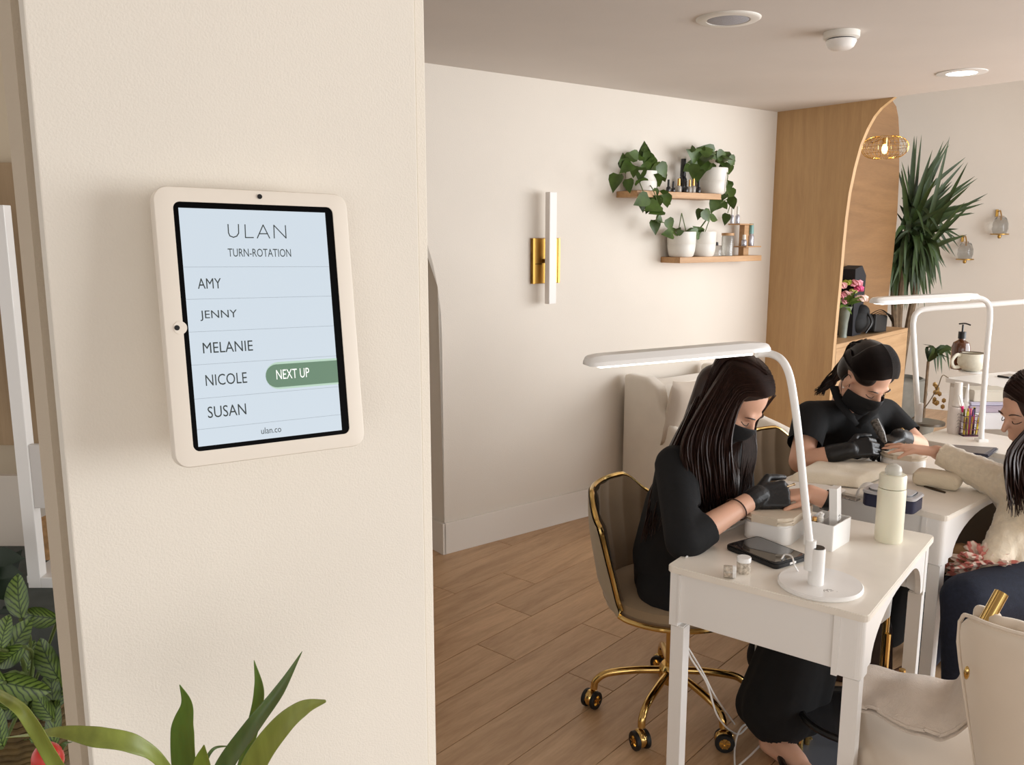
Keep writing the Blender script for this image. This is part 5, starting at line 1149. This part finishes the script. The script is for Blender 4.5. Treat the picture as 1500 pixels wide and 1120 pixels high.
bm = BM(); box(bm, -.05, .02, -.02, .01, 0, .006, bev=.002); obj('packet_body', bm, mat('foil', (190, 184, 176), .25, .8, bump=1, bscale=90), t)
cen = T2P(1367, 717); t = thing('tweezers', 'dark metal tweezers lying right of the navy container', 'tweezers', cen, RZ2-.25)
for s_ in (-1, 1): bm = BM(); tube(bm, spline([(-.035, 0, .003), (0, s_*.004, .003), (.045, s_*.001, .003)], 5), .0028, 6); obj('arm', bm, mat('dark_steel', (82, 72, 60), .3, 1), t, smooth=True)
cen = T2P(1405, 664); t = thing('tray', 'long dark tray lying behind the fuzzy sleeve', 'tray', cen, 0)
ca, cb_, cc2, cd = [T2P(*q)-cen for q in ((1372, 664), (1448, 671), (1462, 660), (1385, 655))]
bm = BM(); prism(bm, [(p.x, p.y) for p in (ca, cb_, cc2, cd)], 0, .014, bev=.004); obj('tray_body', bm, mat('tray_navy', (40, 40, 56), .3), t)
bm = BM(); prism(bm, [(p.x*.86, p.y*.8) for p in (ca, cb_, cc2, cd)], .0141, .0152); obj('tray_inlay', bm, mat('tray_grey', (120, 112, 106), .5), t)
# ------------------------------------------------------------------ third table and its tools
q0, q1 = Z(1338, 641, TH), Z(1452, 662, TH); d = (q1-q0); d.z = 0; Lq = d.length; d.normalize()
t = thing('white_side_table', 'white side table holding the pens and tubes', 'table', (q0.x, q0.y, 0), math.atan2(d.y, d.x))
bm = BM(); prism(bm, rrect(0, Lq+.25, 0, .34, .01, 4), TH-.02, TH, bev=.002); obj('table_top', bm, TOPM, t)
bm = BM(); box(bm, .015, Lq+.235, .012, .33, TH-.085, TH-.02, bev=.002); obj('drawer_box', bm, WHITE, t)
for a_ in (.03, Lq+.2):
    for b_ in (.03, .3): bm = BM(); box(bm, a_-.018, a_+.018, b_-.018, b_+.018, 0, TH-.085, bev=.002); obj('leg', bm, WHITE, t)
def T3(x, y): return Z(x, y, TH)
t = thing('canister', 'pale canister with grey script left of the pen holder', 'canister', T3(1397, 634))
bm = BM(); lathe(bm, [(.001, 0), (.026, 0), (.028, .004), (.028, .112), (.026, .118), (.001, .118)], 28); obj('body', bm, mat('pale_pink_white', (226, 216, 210), .5), t, smooth=True)
bm = BM()
for k in range(5):
    z_ = .03+k*.014; tube(bm, [(-.006+.003*(k % 2), -.0279, z_), (.0, -.0284, z_+.008), (.007, -.0275, z_+.002)], .0009, 4)
obj('script_print', bm, MATS['grey_print'], t, kind='stuff')
t = thing('tissue_roll', 'tall white rolled tissue standing out of the canister', 'tissue', T3(1397, 634)+Vector((.002, .0, .12)))
bm = BM(); tube(bm, [(0, 0, -.0), (.002, 0, .05), (.0, 0, .105)], [.020, .017, .016], 14); obj('roll', bm, PAPER, t, smooth=True)
t = thing('pen_holder', 'wire mesh pen holder crowded with pens', 'pen holder', T3(1418, 637))
bm = BM(); 
for zz in (.002, .03, .06, .088): tube(bm, [(x, y, zz) for x, y in ((-.034, -.028), (.034, -.028), (.034, .028), (-.034, .028))], .0016, 5, closed=True)
for k in range(9):
    x = -.034+.068*k/8
    for y in (-.028, .028): tube(bm, [(x, y, .002), (x, y, .088)], .0009, 4)
for k in range(7):
    y = -.028+.056*k/6
    for x in (-.034, .034): tube(bm, [(x, y, .002), (x, y, .088)], .0009, 4)
obj('wire_basket', bm, mat('rose_wire', (120, 70, 96), .35, .6), t, kind='stuff')
bm = BM(); box(bm, -.034, .034, -.028, .028, 0, .004); obj('base_plate', bm, BLK, t)
penc = [((232, 200, 60), 'yellow'), ((225, 40, 120), 'pink'), ((36, 36, 40), 'black'), ((200, 190, 40), 'lime'), ((120, 70, 130), 'purple'), ((240, 236, 230), 'white'), ((180, 140, 50), 'gold'), ((230, 210, 60), 'bright yellow'), ((60, 60, 90), 'slate'), ((210, 60, 90), 'red'), ((110, 100, 60), 'olive'), ((90, 50, 110), 'violet')]
base = T3(1418, 637)
for i, (c, nm) in enumerate(penc):
    x0 = -.026+.052*((i*5) % 12)/11; y0 = rj(.018); lean = (x0*.35+rj(.012), rj(.012)); h = .10+.02*random.random()
    t = thing('pen', nm+' pen standing in the wire mesh holder', 'pen', base+Vector((x0, y0, .006)))
    bm = BM(); tube(bm, [(0, 0, 0), (lean[0]*.75, lean[1]*.75, h*.75)], .0042, 8); obj('barrel', bm, mat('pen_%d' % i, c, .35), t, smooth=True)
    bm = BM(); tube(bm, [(lean[0]*.73, lean[1]*.73, h*.73), (lean[0], lean[1], h)], [.0048, .0040], 8); obj('pen_cap', bm, mat('pencap_%d' % i, penc[(i+5) % 12][0], .35), t, smooth=True)
for x, lab, hh in ((1412, 'slim white cone-tipped bottle behind the pens', .15), (1421, 'tallest white cone-tipped bottle behind the pens', .17)):
    t = thing('cone_bottle', lab, 'bottle', T3(x, 630)+Vector((0, .05, 0)))
    bm = BM(); lathe(bm, [(.001, 0), (.018, 0), (.018, .1), (.014, .115), (.001, .116)], 18); obj('body', bm, WHITE, t, smooth=True)
    bm = BM(); lathe(bm, [(.001, .114), (.012, .114), (.003, hh+.03), (.001, hh+.03)], 14); obj('nozzle', bm, WHITE, t, smooth=True)
t = thing('makeup_brush', 'pink ferruled white brush leaning out of the pen holder', 'brush', T3(1410, 636)+Vector((0, 0, .01))); 
bm = BM(); tube(bm, [(.006, 0, .0), (-.012, 0, .11), (-.03, 0, .165)], .0035, 8); obj('handle', bm, WHITE, t, smooth=True)
bm = BM(); tube(bm, [(-.006, 0, .09), (-.0135, 0, .115)], .0065, 10); obj('ferrule', bm, mat('hot_pink', (225, 40, 120), .4), t, smooth=True)
for y_, x0, x1, z0, z1, c, lab in ((.12, 0, .20, 0, .075, (222, 222, 226), 'bottom white box of the stack behind the far lamp arm'), (.12, -.005, .2, .076, .105, (172, 160, 176), 'mauve flat case, middle of the stack behind the lamp arm'), (.13, .0, .19, .106, .122, (196, 192, 210), 'pale lilac flat case on the mauve case'), (.13, .01, .17, .123, .175, (206, 200, 186), 'beige box topping the stack behind the lamp arm')):
    b = T3(1440, 634); t = thing('stacked_box', lab, 'box', b+Vector((x0-.02, y_, z0)), group='boxes stacked on the side table')
    bm = BM(); box(bm, 0, x1-x0, -.05, .06, 0, z1-z0-.006, bev=.003); obj('box_body', bm, mat('sb_%d' % c[0], c, .5), t)
    bm = BM(); box(bm, -.002, x1-x0+.002, -.052, .062, z1-z0-.006, z1-z0, bev=.001); obj('lid', bm, mat('sb_%d' % c[0], c, .5), t)
# far cart with bottle and mug
CZ = .92
f0, f1, f2 = Z(1384, 553, CZ), Z(1500, 573, CZ), Z(1402, 541, CZ); d = (f1-f0); d.z = 0; d.normalize(); dp = (f2-f0).length
t = thing('storage_cart', 'white cart with marble-look top behind the side table', 'cart', (f0.x, f0.y, 0), math.atan2(d.y, d.x))
bm = BM(); prism(bm, rrect(0, .7, 0, .48, .01, 4), CZ-.022, CZ, bev=.002); obj('cart_top', bm, WHITE, t)
bm = BM(); box(bm, .02, .68, .015, .465, .25, CZ-.022, bev=.002); obj('carcass', bm, mat('cart_white', (222, 216, 208), .5), t)
for k in range(2): bm = BM(); box(bm, .03, .67, .008, .016, .28+.31*k, .57+.31*k, bev=.002); o = obj('drawer', bm, WHITE, t); bm = BM(); box(bm, .3, .4, 0, .008, .5+.31*k, .515+.31*k); obj('handle', bm, GOLD, o)
for a_ in (.05, .65):
    for b_ in (.05, .31): bm = BM(); tube(bm, [(a_, b_, 0), (a_, b_, .25)], .015, 8); obj('leg', bm, WHITE, t)
def TC(x, y): return Z(x, y, CZ)
bb = TC(1405, 540); t = thing('pump_bottle', 'amber pump bottle with cream label on the cart', 'bottle', bb)
AMB = mat('amber_glass', (84, 44, 18), .12, coat=.6)
bm = BM(); lathe(bm, [(.001, 0), (.042, 0), (.045, .006), (.045, .115), (.038, .138), (.016, .152), (.016, .165), (.001, .165)], 32); obj('bottle_body', bm, AMB, t, smooth=True)
bm = BM(); lathe(bm, [(.001, .16), (.019, .16), (.019, .195), (.001, .195)], 20); obj('collar', bm, BLK, t, smooth=True)
bm = BM(); tube(bm, [(0, 0, .195), (0, 0, .232)], .005, 8); tube(bm, spline([(-.02, 0, .236), (.01, 0, .238), (.036, -.005, .23)], 5), .0065, 8, flat=.6); obj('pump_head', bm, BLK, t, smooth=True)
bm = BM(); grid(bm, lambda u, v: Vector((cos(-2.0+1.5*u)*.0456, sin(-2.0+1.5*u)*.0456, .03+.065*v)), 12, 2); o = obj('label', bm, mat('cream_label', (206, 198, 178), .7), t, smooth=True)
bb = TC(1422, 545); t = thing('mug', 'round off-white mug with dark rim on the cart', 'mug', bb)
CER = mat('speckled_ceramic', (214, 208, 190), .45, noise=.06, nscale=80)
bm = BM(); lathe(bm, [(.001, .008), (.03, .008), (.052, .02), (.066, .045), (.066, .07), (.056, .096), (.052, .1), (.049, .096), (.058, .07), (.056, .04), (.001, .02)], 36); obj('cup', bm, CER, t, smooth=True)
bm = BM(); tube(bm, spline([(-.056, 0, .085), (-.085, -.01, .09), (-.108, -.015, .06), (-.095, -.012, .03), (-.06, 0, .028)], 6), .0065, 8, flat=1.4); obj('handle', bm, CER, t, smooth=True)
bm = BM(); tube(bm, [(cos(2*pi*k/36)*.052, sin(2*pi*k/36)*.052, .099) for k in range(36)], .0025, 6, closed=True); obj('rim', bm, mat('brown_rim', (92, 76, 58), .5), t, smooth=True)
t = thing('coaster', 'thin white coaster under the mug', 'coaster', bb); bm = BM(); lathe(bm, [(.001, 0), (.055, 0), (.056, .006), (.001, .007)], 28); obj('disc', bm, WHITE, t, smooth=True)
bb = TC(1478, 552); t = thing('small_phone', 'black phone lying on the right of the cart', 'phone', bb, .5); bm = BM(); box(bm, -.05, .05, -.03, .03, 0, .009, bev=.003); obj('phone_body', bm, BLK, t); bm = BM(); box(bm, -.047, .047, -.027, .027, .009, .0096); obj('screen', bm, MATS['phone_glass'], t)
# dried gold sprig hanging left of the cart, clear bin below it
bb = Z(1386, 556, CZ); t = thing('dried_sprig', 'dried gold sprig drooping over the left end of the cart', 'dried flower', bb)
bm = BM(); tube(bm, spline([(.02, .02, .006), (-.02, 0, .02), (-.045, -.01, -.04), (-.10, -.02, -.13), (-.18, -.03, -.2)], 6), .0025, 5); obj('stalk', bm, mat('dry_stalk', (112, 96, 74), .8), t, smooth=True)
for k in range(14):
    p = Vector((-.03+rj(.022), rj(.02), -.03-.012*k*.6+rj(.012))); bm = BM(); ball(bm, p, (.011, .009, .013), 1); obj('seed_pod', bm, mat('dry_gold', (176, 142, 84), .4, .3), t, smooth=True)
# round grey stool back by the client, low
cst = Y(1462, 690, 3.12); t = thing('grey_chair', 'grey rounded chair back between side table and client', 'chair', (cst.x, cst.y, 0))
GV = mat('grey_velvet', (128, 118, 106), .85, sheen=.5)
o = sheet('chair_back', lambda u, v: Vector((cos(R(200)+R(140)*u)*.17, sin(R(200)+R(140)*u)*.15, .42+(.27+.06*sin(pi*u)**.7)*v)), 21, 9, .05, GV, t)
bm = BM(); lathe(bm, [(.001, .36), (.2, .36), (.22, .4), (.2, .45), (.001, .46)], 28); obj('seat', bm, GV, t, smooth=True)
bm = BM(); lathe(bm, [(.001, 0), (.18, 0), (.18, .01), (.02, .02), (.02, .36), (.001, .36)], 24); obj('pedestal', bm, GOLD, t, smooth=True)
# ------------------------------------------------------------------ lap and floor clutter on the client side
def crumple(name, label, cat, c, r, m, amp=.3, f=18, sub=4, squash=(1, 1, .6)):
    bm = BM(); ball(bm, (0, 0, 0), 1, sub)
    for v in bm.verts:
        n_ = v.co.normalized(); k = 1+amp*mn.noise(n_*f*.18+Vector((3, 1, 2)))*1.6+amp*.6*abs(mn.noise(n_*f*.45)); v.co = Vector((n_.x*r*squash[0]*k, n_.y*r*squash[1]*k, n_.z*r*squash[2]*k))
    o = obj(name, bm, m, None, smooth=True); o.location = c; return tag(o, label, cat)
m = mat('pink_striped_cloth', (206, 120, 108), .9)
nt = m.node_tree; wv = nt.nodes.new('ShaderNodeTexWave'); wv.inputs['Scale'].default_value = 11; wv.inputs['Distortion'].default_value = 6; wv.inputs['Detail Scale'].default_value = 2
cr = nt.nodes.new('ShaderNodeValToRGB'); cr.color_ramp.elements[0].color = lin((208, 128, 118)); cr.color_ramp.elements[1].color = lin((226, 206, 190)); cr.color_ramp.elements[0].position = .35; cr.color_ramp.elements[1].position = .65
tc = nt.nodes.new('ShaderNodeTexCoord'); nt.links.new(tc.outputs['Object'], wv.inputs['Vector']); nt.links.new(wv.outputs['Fac'], cr.inputs[0]); nt.links.new(cr.outputs[0], nt.nodes['Principled BSDF'].inputs['Base Color'])
crumple('crumpled_scarf', 'crumpled pink and cream striped scarf in the client lap', 'scarf', Y(1446, 826, 2.62), .075, m, .5, 30, 5, (1.25, .8, .62))
crumple('brown_pouch', 'soft brown pouch behind the striped scarf', 'pouch', Y(1408, 815, 2.66), .055, mat('brown_suede', (140, 108, 74), .9), .15, 10, 4, (1, .8, .8))
BAG = mat('dark_brown_leather', (44, 30, 24), .5, noise=.3, nscale=12)
def floor_bag(name, label, x, y, w_, d_, h_, rz, m):
    t = thing(name, label, 'bag', (x, y, 0), rz); bm = BM(); prism_xz(bm, [(-w_/2, 0), (w_/2, 0), (w_*.46, h_*.7), (w_*.38, h_), (-w_*.38, h_), (-w_*.47, h_*.7)], -d_/2, d_/2)
    bmesh.ops.remove_doubles(bm, verts=bm.verts, dist=1e-5); evalmods('bag_body', bm, [('BEVEL', dict(width=.02, segments=2))], m, t)
    for s_ in (-1, 1): bm = BM(); tube(bm, spline([(-w_*.2, s_*d_*.35, h_*.97), (-w_*.14, s_*d_*.4, h_*1.3), (w_*.14, s_*d_*.4, h_*1.3), (w_*.2, s_*d_*.35, h_*.97)], 5), .008, 6); obj('handle', bm, m, t, smooth=True)
    return t
floor_bag('tote_bag', 'dark brown leather tote on the floor beyond the nearest table', 1.22, 2.98, .36, .16, .32, -.3, BAG)
floor_bag('black_backpack', 'black bag on the floor under the second table', 1.86, 3.12, .4, .22, .55, .1, mat('black_nylon', (20, 19, 20), .8, noise=.4, nscale=9))
# round footrest with gold posts beneath the nearest table
fb = Vector((1.02, 2.36, 0)); t = thing('round_footrest', 'low black-rimmed round footrest with gold posts under the nearest table', 'footrest', fb)
bm = BM(); lathe(bm, [(.001, .0), (.19, .0), (.20, .02), (.195, .03), (.001, .03)], 40); obj('grey_disc', bm, mat('grey_gloss', (120, 124, 132), .25), t, smooth=True)
for zz, rr in ((.035, .2), (.20, .15)):
    bm = BM(); tube(bm, [(cos(2*pi*k/40)*rr, sin(2*pi*k/40)*rr, zz) for k in range(40)], .011, 8, closed=True); obj('black_ring', bm, BLK, t, smooth=True)
bm = BM(); lathe(bm, [(.001, .19), (.145, .19), (.145, .2), (.001, .2)], 40); obj('smoked_panel', bm, mat('smoke_glass', (44, 44, 46), .15), t)
for a in (2.2, 2.5, 5.2, .6): bm = BM(); tube(bm, [(cos(a)*.15, sin(a)*.15, .03), (cos(a)*.15, sin(a)*.15, .42)], .009, 8); obj('gold_post', bm, GOLD, t, smooth=True)
bm = BM(); pts = [Z(1158, 1086, .005), Z(1162, 1072, .05), Z(1178, 1070, .06), Z(1190, 1085, .02)]; tube(bm, spline([p-fb for p in pts], 6), .006, 8); obj('gold_loop', bm, GOLD, t, smooth=True)
wb_ = Y(1283, 930, 2.42); t = thing('waste_bin', 'white rounded bin hanging beneath the nearest table', 'bin', (wb_.x-.02, 2.45, .47))
bm = BM(); lathe(bm, [(.001, 0), (.05, 0), (.066, .02), (.072, .2), (.068, .2), (.001, .03)], 28); obj('bin_body', bm, WHITE, t, smooth=True)
gp_ = Y(1299, 900, 2.62); t = thing('gold_stand', 'thin upright gold rod stand seen through the nearest table arch', 'stand', (gp_.x, 2.62, 0)); bm = BM(); tube(bm, [(0, 0, .02), (0, 0, .62)], .011, 10); obj('rod', bm, GOLD, t, smooth=True); bm = BM(); lathe(bm, [(.001, 0), (.12, 0), (.12, .02), (.001, .022)], 28); obj('foot', bm, GOLD, t, smooth=True)
# ------------------------------------------------------------------ foreground strap-leaf plant
fp_ = Vector((-.30, .74, 0)); t = thing('strap_leaf_plant', 'strap-leaf plant rising into the bottom of the picture before the tablet wall', 'plant', fp_)
bm = BM(); lathe(bm, [(.001, 0), (.11, 0), (.14, .26), (.15, .28), (.13, .28), (.001, .25)], 28); obj('pot', bm, POTW, t, smooth=True)
bm = BM(); tube(bm, spline([(0, 0, .25), (.01, 0, .7), (0, 0, 1.06)], 6), .012, 8); obj('cane', bm, STEM, t, smooth=True)
SL = [mat('strap_leaf_%d' % i, c, .42, noise=.22, nscale=2.5, stretch=(30, 30, 3), sub=.05) for i, c in enumerate(((112, 132, 50), (84, 116, 46), (74, 100, 50), (126, 138, 62)))]
def strap(pts, widths, m, nrm=(0, -1, .25), fold=.22, th=.0008):
    P = spline(pts, 6); W_ = []; k = len(pts)-1; n_ = len(P)
    for i in range(n_):
        x = i/(n_-1)*k; j = min(k-1, int(x)); f_ = x-j; W_.append(widths[j]*(1-f_)+widths[j+1]*f_)
    bm = BM(); rows = []
    for i, p in enumerate(P):
        tt = (P[min(n_-1, i+1)]-P[max(0, i-1)]).normalized(); nn = Vector(nrm); s = tt.cross(nn).normalized(); nn2 = s.cross(tt); w_ = W_[i]
        rows.append([bm.verts.new(p-fp_+s*w_*a+nn2*abs(a)**1.3*w_*fold) for a in (-1, -.5, 0, .5, 1)])
    for A, B_ in zip(rows, rows[1:]):
        for q in range(4): bm.faces.new((A[q], A[q+1], B_[q+1], B_[q]))
    return evalmods('leaf', bm, [('SOLIDIFY', dict(thickness=th, offset=0)), ('SUBSURF', dict(levels=1))], m, t)
px_ = lambda x, y, d: Y(x, y, d)
K_ = .72/FPX
strap([px_(285, 1210, .74), px_(272, 1120, .735), px_(270, 1065, .73), px_(275, 1030, .725), px_(263, 1002, .72)], [6*K_, 21*K_, 20*K_, 10*K_, .5*K_], SL[1], fold=.35)
strap([px_(300, 1200, .72), px_(298, 1120, .71), px_(299, 1090, .705)], [10*K_, 16*K_, .6*K_], SL[0], fold=.4)
strap([px_(320, 1210, .74), px_(355, 1120, .745), px_(372, 1060, .75), px_(380, 1010, .75), px_(372, 966, .75)], [8*K_, 8*K_, 11*K_, 9*K_, .4*K_], SL[1])
strap([px_(300, 1190, .72), px_(330, 1120, .71), px_(372, 1060, .71), px_(410, 1010, .72), px_(443, 953, .73)], [12*K_, 15*K_, 13*K_, 9*K_, .4*K_], SL[2], fold=.4)
strap([px_(345, 1200, .72), px_(372, 1120, .70), px_(410, 1065, .69), px_(445, 1036, .69), px_(478, 1026, .69)], [10*K_, 20*K_, 17*K_, 12*K_, 2*K_], SL[3], nrm=(.2, -1, .5))
strap([px_(290, 1200, .72), px_(240, 1120, .70), px_(195, 1090, .68), px_(140, 1080, .67), px_(90, 1072, .67), px_(45, 1076, .68), px_(8, 1080, .70)], [7*K_, 8*K_, 15*K_, 16*K_, 9*K_, 3*K_, .4*K_], SL[3], nrm=(0, -.7, 1))
strap([px_(120, 1180, .62), px_(80, 1110, .61), px_(50, 1060, .60), px_(25, 1032, .60), px_(-20, 1008, .62), px_(-60, 1000, .64)], [11*K_, 11*K_, 10*K_, 8*K_, 6*K_, 1*K_], SL[3], nrm=(0, -1, .6), fold=.6)
strap([px_(310, 1200, .74), px_(300, 1130, .76), px_(312, 1097, .78), px_(338, 1092, .79)], [4*K_, 4*K_, 3*K_, .5*K_], SL[2])
strap([px_(60, 1150, .66), px_(78, 1110, .66), px_(94, 1090, .67), px_(106, 1086, .68)], [8*K_, 7*K_, 4*K_, .4*K_], SL[2])
rd = Y(70, 1112, .66); bm = BM(); ball(bm, (0, 0, 0), (.013, .012, .015), 3); o = obj('red_bud', bm, mat('red_spathe', (200, 52, 40), .35), t, smooth=True, label='glossy red bud'); o.location = rd-fp_
# ------------------------------------------------------------------ left: white shelf unit, marbled plant, basket
SY = 1.95
s0, s1 = Y(14, 665, SY), Y(45, 860, SY)
top_ = Y(-8, 300, SY).z; bot = Y(45, 862, SY).z
tu = thing('white_shelf_unit', 'white open shelf unit at the far left edge', 'shelf unit', (s0.x, SY, bot))
xa, xb_ = Y(31, 756, SY).x, Y(50, 756, SY).x
o_ = tu.location
bm = BM(); box(bm, xa-o_.x, xb_-o_.x, 0, .03, 0, top_-bot, bev=.002); obj('front_post', bm, WHITE, tu)
x3 = xb_+.17
bm = BM(); box(bm, xb_-o_.x, x3-o_.x, 0, .03, 0, .028, bev=.002); obj('bottom_rail', bm, WHITE, tu)
bm = BM(); box(bm, x3-.025-o_.x, x3-o_.x, 0, .03, .028, top_-bot, bev=.002); obj('front_post', bm, WHITE, tu)
zm = Y(40, 745, SY).z; zm2 = Y(40, 652, SY).z
bm = BM(); box(bm, xb_-o_.x, x3-.025-o_.x, .004, .02, zm-bot, zm2-bot, bev=.002); obj('drawer_front', bm, mat('shelf_grey_white', (214, 210, 206), .5), tu)
bm = BM(); box(bm, xa-o_.x-.02, x3-o_.x, .03, .3, 0, .02, bev=.002); obj('bottom_board', bm, WHITE, tu)
bm = BM(); box(bm, xa-o_.x-.5, xa-o_.x-.06, .02, .04, Y(0, 640, SY).z-bot, top_-bot, bev=.002); obj('side_panel', bm, mat('shelf_side', (196, 190, 184), .6), tu)
bm = BM(); box(bm, xa-o_.x-.5, x3-o_.x, .28, .3, 0, zm-bot+.0, bev=.002); obj('back_board', bm, mat('back_board', (200, 190, 178), .7), tu)
bm = BM(); wc_ = Y(76, 785, SY+.12)-o_; lathe(bm, [(.001, -.03), (.052, -.03), (.055, 0), (.052, .03), (.001, .03)], 24, M=Matrix.Translation(wc_) @ Matrix.Rotation(pi/2, 4, 'X'))
o = obj('wooden_disc', bm, mat('burl_wood', (178, 140, 96), .7, noise=.3, nscale=60)); tag(o, 'round tan wooden disc on the white shelf unit', 'ornament'); o.location = o_
origin(o)
low = thing('plant_stand', 'beige low plinth carrying the basket plant at lower left', 'plinth', (-.98, 1.42, 0)); zpl = Y(20, 1092, 1.40).z
bm = BM(); box(bm, -.5, .42, -.22, .2, 0, zpl, bev=.004); obj('plinth_body', bm, mat('beige_plinth', (176, 158, 134), .8), low)
gb = thing('grey_pouffe', 'dark grey cushion block behind the marbled plant', 'pouffe', (-1.25, 2.0, 0)); zt_ = Y(60, 885, 1.9).z
bm = BM(); box(bm, -.5, .55, -.25, .3, 0, zt_+.02, bev=.04); obj('pouffe_body', bm, mat('dark_grey_fabric', (74, 78, 74), .9, noise=.15), gb, smooth=True)
pc = Y(28, 1075, 1.34); pl2 = Vector((pc.x, 1.36, zpl)); t = thing('marbled_plant', 'marbled green leafy plant in a woven basket at lower left', 'plant', pl2)
bm = BM()
for k in range(11):
    z = .006+k*.0095; rr = .058+.02*sin(pi*(k+2)/13); tube(bm, [(cos(2*pi*q/36)*rr, sin(2*pi*q/36)*rr, z+.0015*sin(q*3)) for q in range(36)], .0055, 6, closed=True)
obj('woven_basket', bm, mat('dark_wicker', (96, 78, 44), .7, noise=.35, nscale=50), t, smooth=True, kind='stuff')
bm = BM(); lathe(bm, [(.001, .0), (.058, 0), (.07, .06), (.062, .1), (.001, .1)], 24); obj('basket_liner', bm, mat('basket_liner', (54, 44, 28), .9), t)
MBL = bpy.data.materials.new('marbled_leaf'); MBL.use_nodes = True; nt = MBL.node_tree; b = nt.nodes['Principled BSDF']; b.inputs['Roughness'].default_value = .35
tc = nt.nodes.new('ShaderNodeTexCoord'); sx = nt.nodes.new('ShaderNodeSeparateXYZ'); nt.links.new(tc.outputs['UV'], sx.inputs[0])
def mth(op, a_, b_=None):
    n_ = nt.nodes.new('ShaderNodeMath'); n_.operation = op
    for i_, v_ in enumerate((a_, b_)):
        if v_ is None: continue
        if isinstance(v_, (int, float)): n_.inputs[i_].default_value = v_
        else: nt.links.new(v_, n_.inputs[i_])
    return n_.outputs[0]
nz = nt.nodes.new('ShaderNodeTexNoise'); nz.inputs['Scale'].default_value = 5; nt.links.new(tc.outputs['UV'], nz.inputs['Vector'])
av = mth('ABSOLUTE', sx.outputs[1]); ph = mth('ADD', mth('SUBTRACT', mth('MULTIPLY', sx.outputs[0], 6.0), mth('MULTIPLY', av, 5.5)), mth('MULTIPLY', nz.outputs['Fac'], .7))
side = mth('MULTIPLY', mth('ABSOLUTE', mth('SUBTRACT', mth('FRACT', ph), .5)), 2.0)      # 1 on a side vein
mid = mth('SUBTRACT', 1.0, mth('MULTIPLY', av, 16.0))
vein = mth('MAXIMUM', mth('MAXIMUM', side, mid), mth('MULTIPLY', av, 2.0))
cr = nt.nodes.new('ShaderNodeValToRGB'); cr.color_ramp.elements[0].color = lin((120, 146, 66)); cr.color_ramp.elements[0].position = .25; cr.color_ramp.elements[1].color = lin((30, 48, 18)); cr.color_ramp.elements[1].position = .93
e_ = cr.color_ramp.elements.new(.7); e_.color = lin((84, 112, 44))
nt.links.new(vein, cr.inputs[0]); nt.links.new(cr.outputs[0], b.inputs['Base Color'])
def bigleaf(x, y, ang, L, W_, d=1.25, tilt=.3):
    """oval leaf: pixel of its centre, picture angle of its tip, half length and half width in pixels"""
    L *= 1.22; W_ *= 1.28; sc = d/FPX; c = Y(x, y, d); a = R(ang); rt = Vector((1, 0, 0)); up = Vector((0, sp, cp)).normalized(); fw = Vector((0, cp, -sp))
    ax = (rt*cos(a)+up*sin(a)+fw*tilt*.5).normalized(); sd = (up*cos(a)-rt*sin(a)); nn = ax.cross(sd)*-1
    bm = BM(); uv = bm.loops.layers.uv.new('UVMap'); V = []; n_ = 13
    for i in range(n_):
        u = i/(n_-1); w_ = sin(pi*u)**.62*(1-.25*u); row = []
        for j in range(7):
            v = j/3-1; p = c+ax*(u*2-1)*L*sc+sd*v*w_*W_*sc+nn*(-abs(v)**1.5*.28*W_*sc*w_+.12*L*sc*(u*2-1)**2+.03*W_*sc*sin(u*22)*abs(v)); row.append((bm.verts.new(p-pl2), (u*1.2, v*.5*w_)))
        V.append(row)
    for i in range(n_-1):
        for j in range(6):
            q = (V[i][j], V[i+1][j], V[i+1][j+1], V[i][j+1])
            try: f_ = bm.faces.new([z[0] for z in q])
            except ValueError: continue
            for lp_, z in zip(f_.loops, q): lp_[uv].uv = z[1]
    o = obj('leaf', bm, MBL, t, smooth=True)
    r0 = c-ax*L*sc; bm = BM(); tube(bm, spline([r0-pl2, (r0-pl2).lerp(Vector((0, 0, .1)), .5)+Vector((0, .03, .02)), Vector((0, 0, .09))], 5), .0028, 6); obj('stem', bm, STEM, t, smooth=True)
for a in ((27, 873, 100, 29, 17, 1.3), (58, 903, 175, 26, 15, 1.3), (26, 935, 60, 28, 17, 1.22), (14, 962, 215, 26, 14, 1.18), (70, 965, 120, 30, 18, 1.3), (32, 1005, -15, 36, 20, 1.15), (6, 925, 80, 22, 14, 1.14), (76, 1010, 100, 28, 15, 1.3), (64, 1035, 130, 22, 14, 1.25), (14, 1038, 200, 24, 14, 1.16), (80, 1060, 90, 32, 12, 1.28), (0, 1065, 100, 26, 14, 1.14), (90, 1010, 70, 24, 14, 1.34), (-14, 985, 150, 24, 14, 1.15), (44, 960, 80, 20, 12, 1.36), (60, 1075, 20, 20, 10, 1.3)): bigleaf(*a)
# dark foliage behind it
t = thing('dark_leaf_plant', 'dark leafy plant behind the marbled plant', 'plant', (-1.33, 1.62, 0))
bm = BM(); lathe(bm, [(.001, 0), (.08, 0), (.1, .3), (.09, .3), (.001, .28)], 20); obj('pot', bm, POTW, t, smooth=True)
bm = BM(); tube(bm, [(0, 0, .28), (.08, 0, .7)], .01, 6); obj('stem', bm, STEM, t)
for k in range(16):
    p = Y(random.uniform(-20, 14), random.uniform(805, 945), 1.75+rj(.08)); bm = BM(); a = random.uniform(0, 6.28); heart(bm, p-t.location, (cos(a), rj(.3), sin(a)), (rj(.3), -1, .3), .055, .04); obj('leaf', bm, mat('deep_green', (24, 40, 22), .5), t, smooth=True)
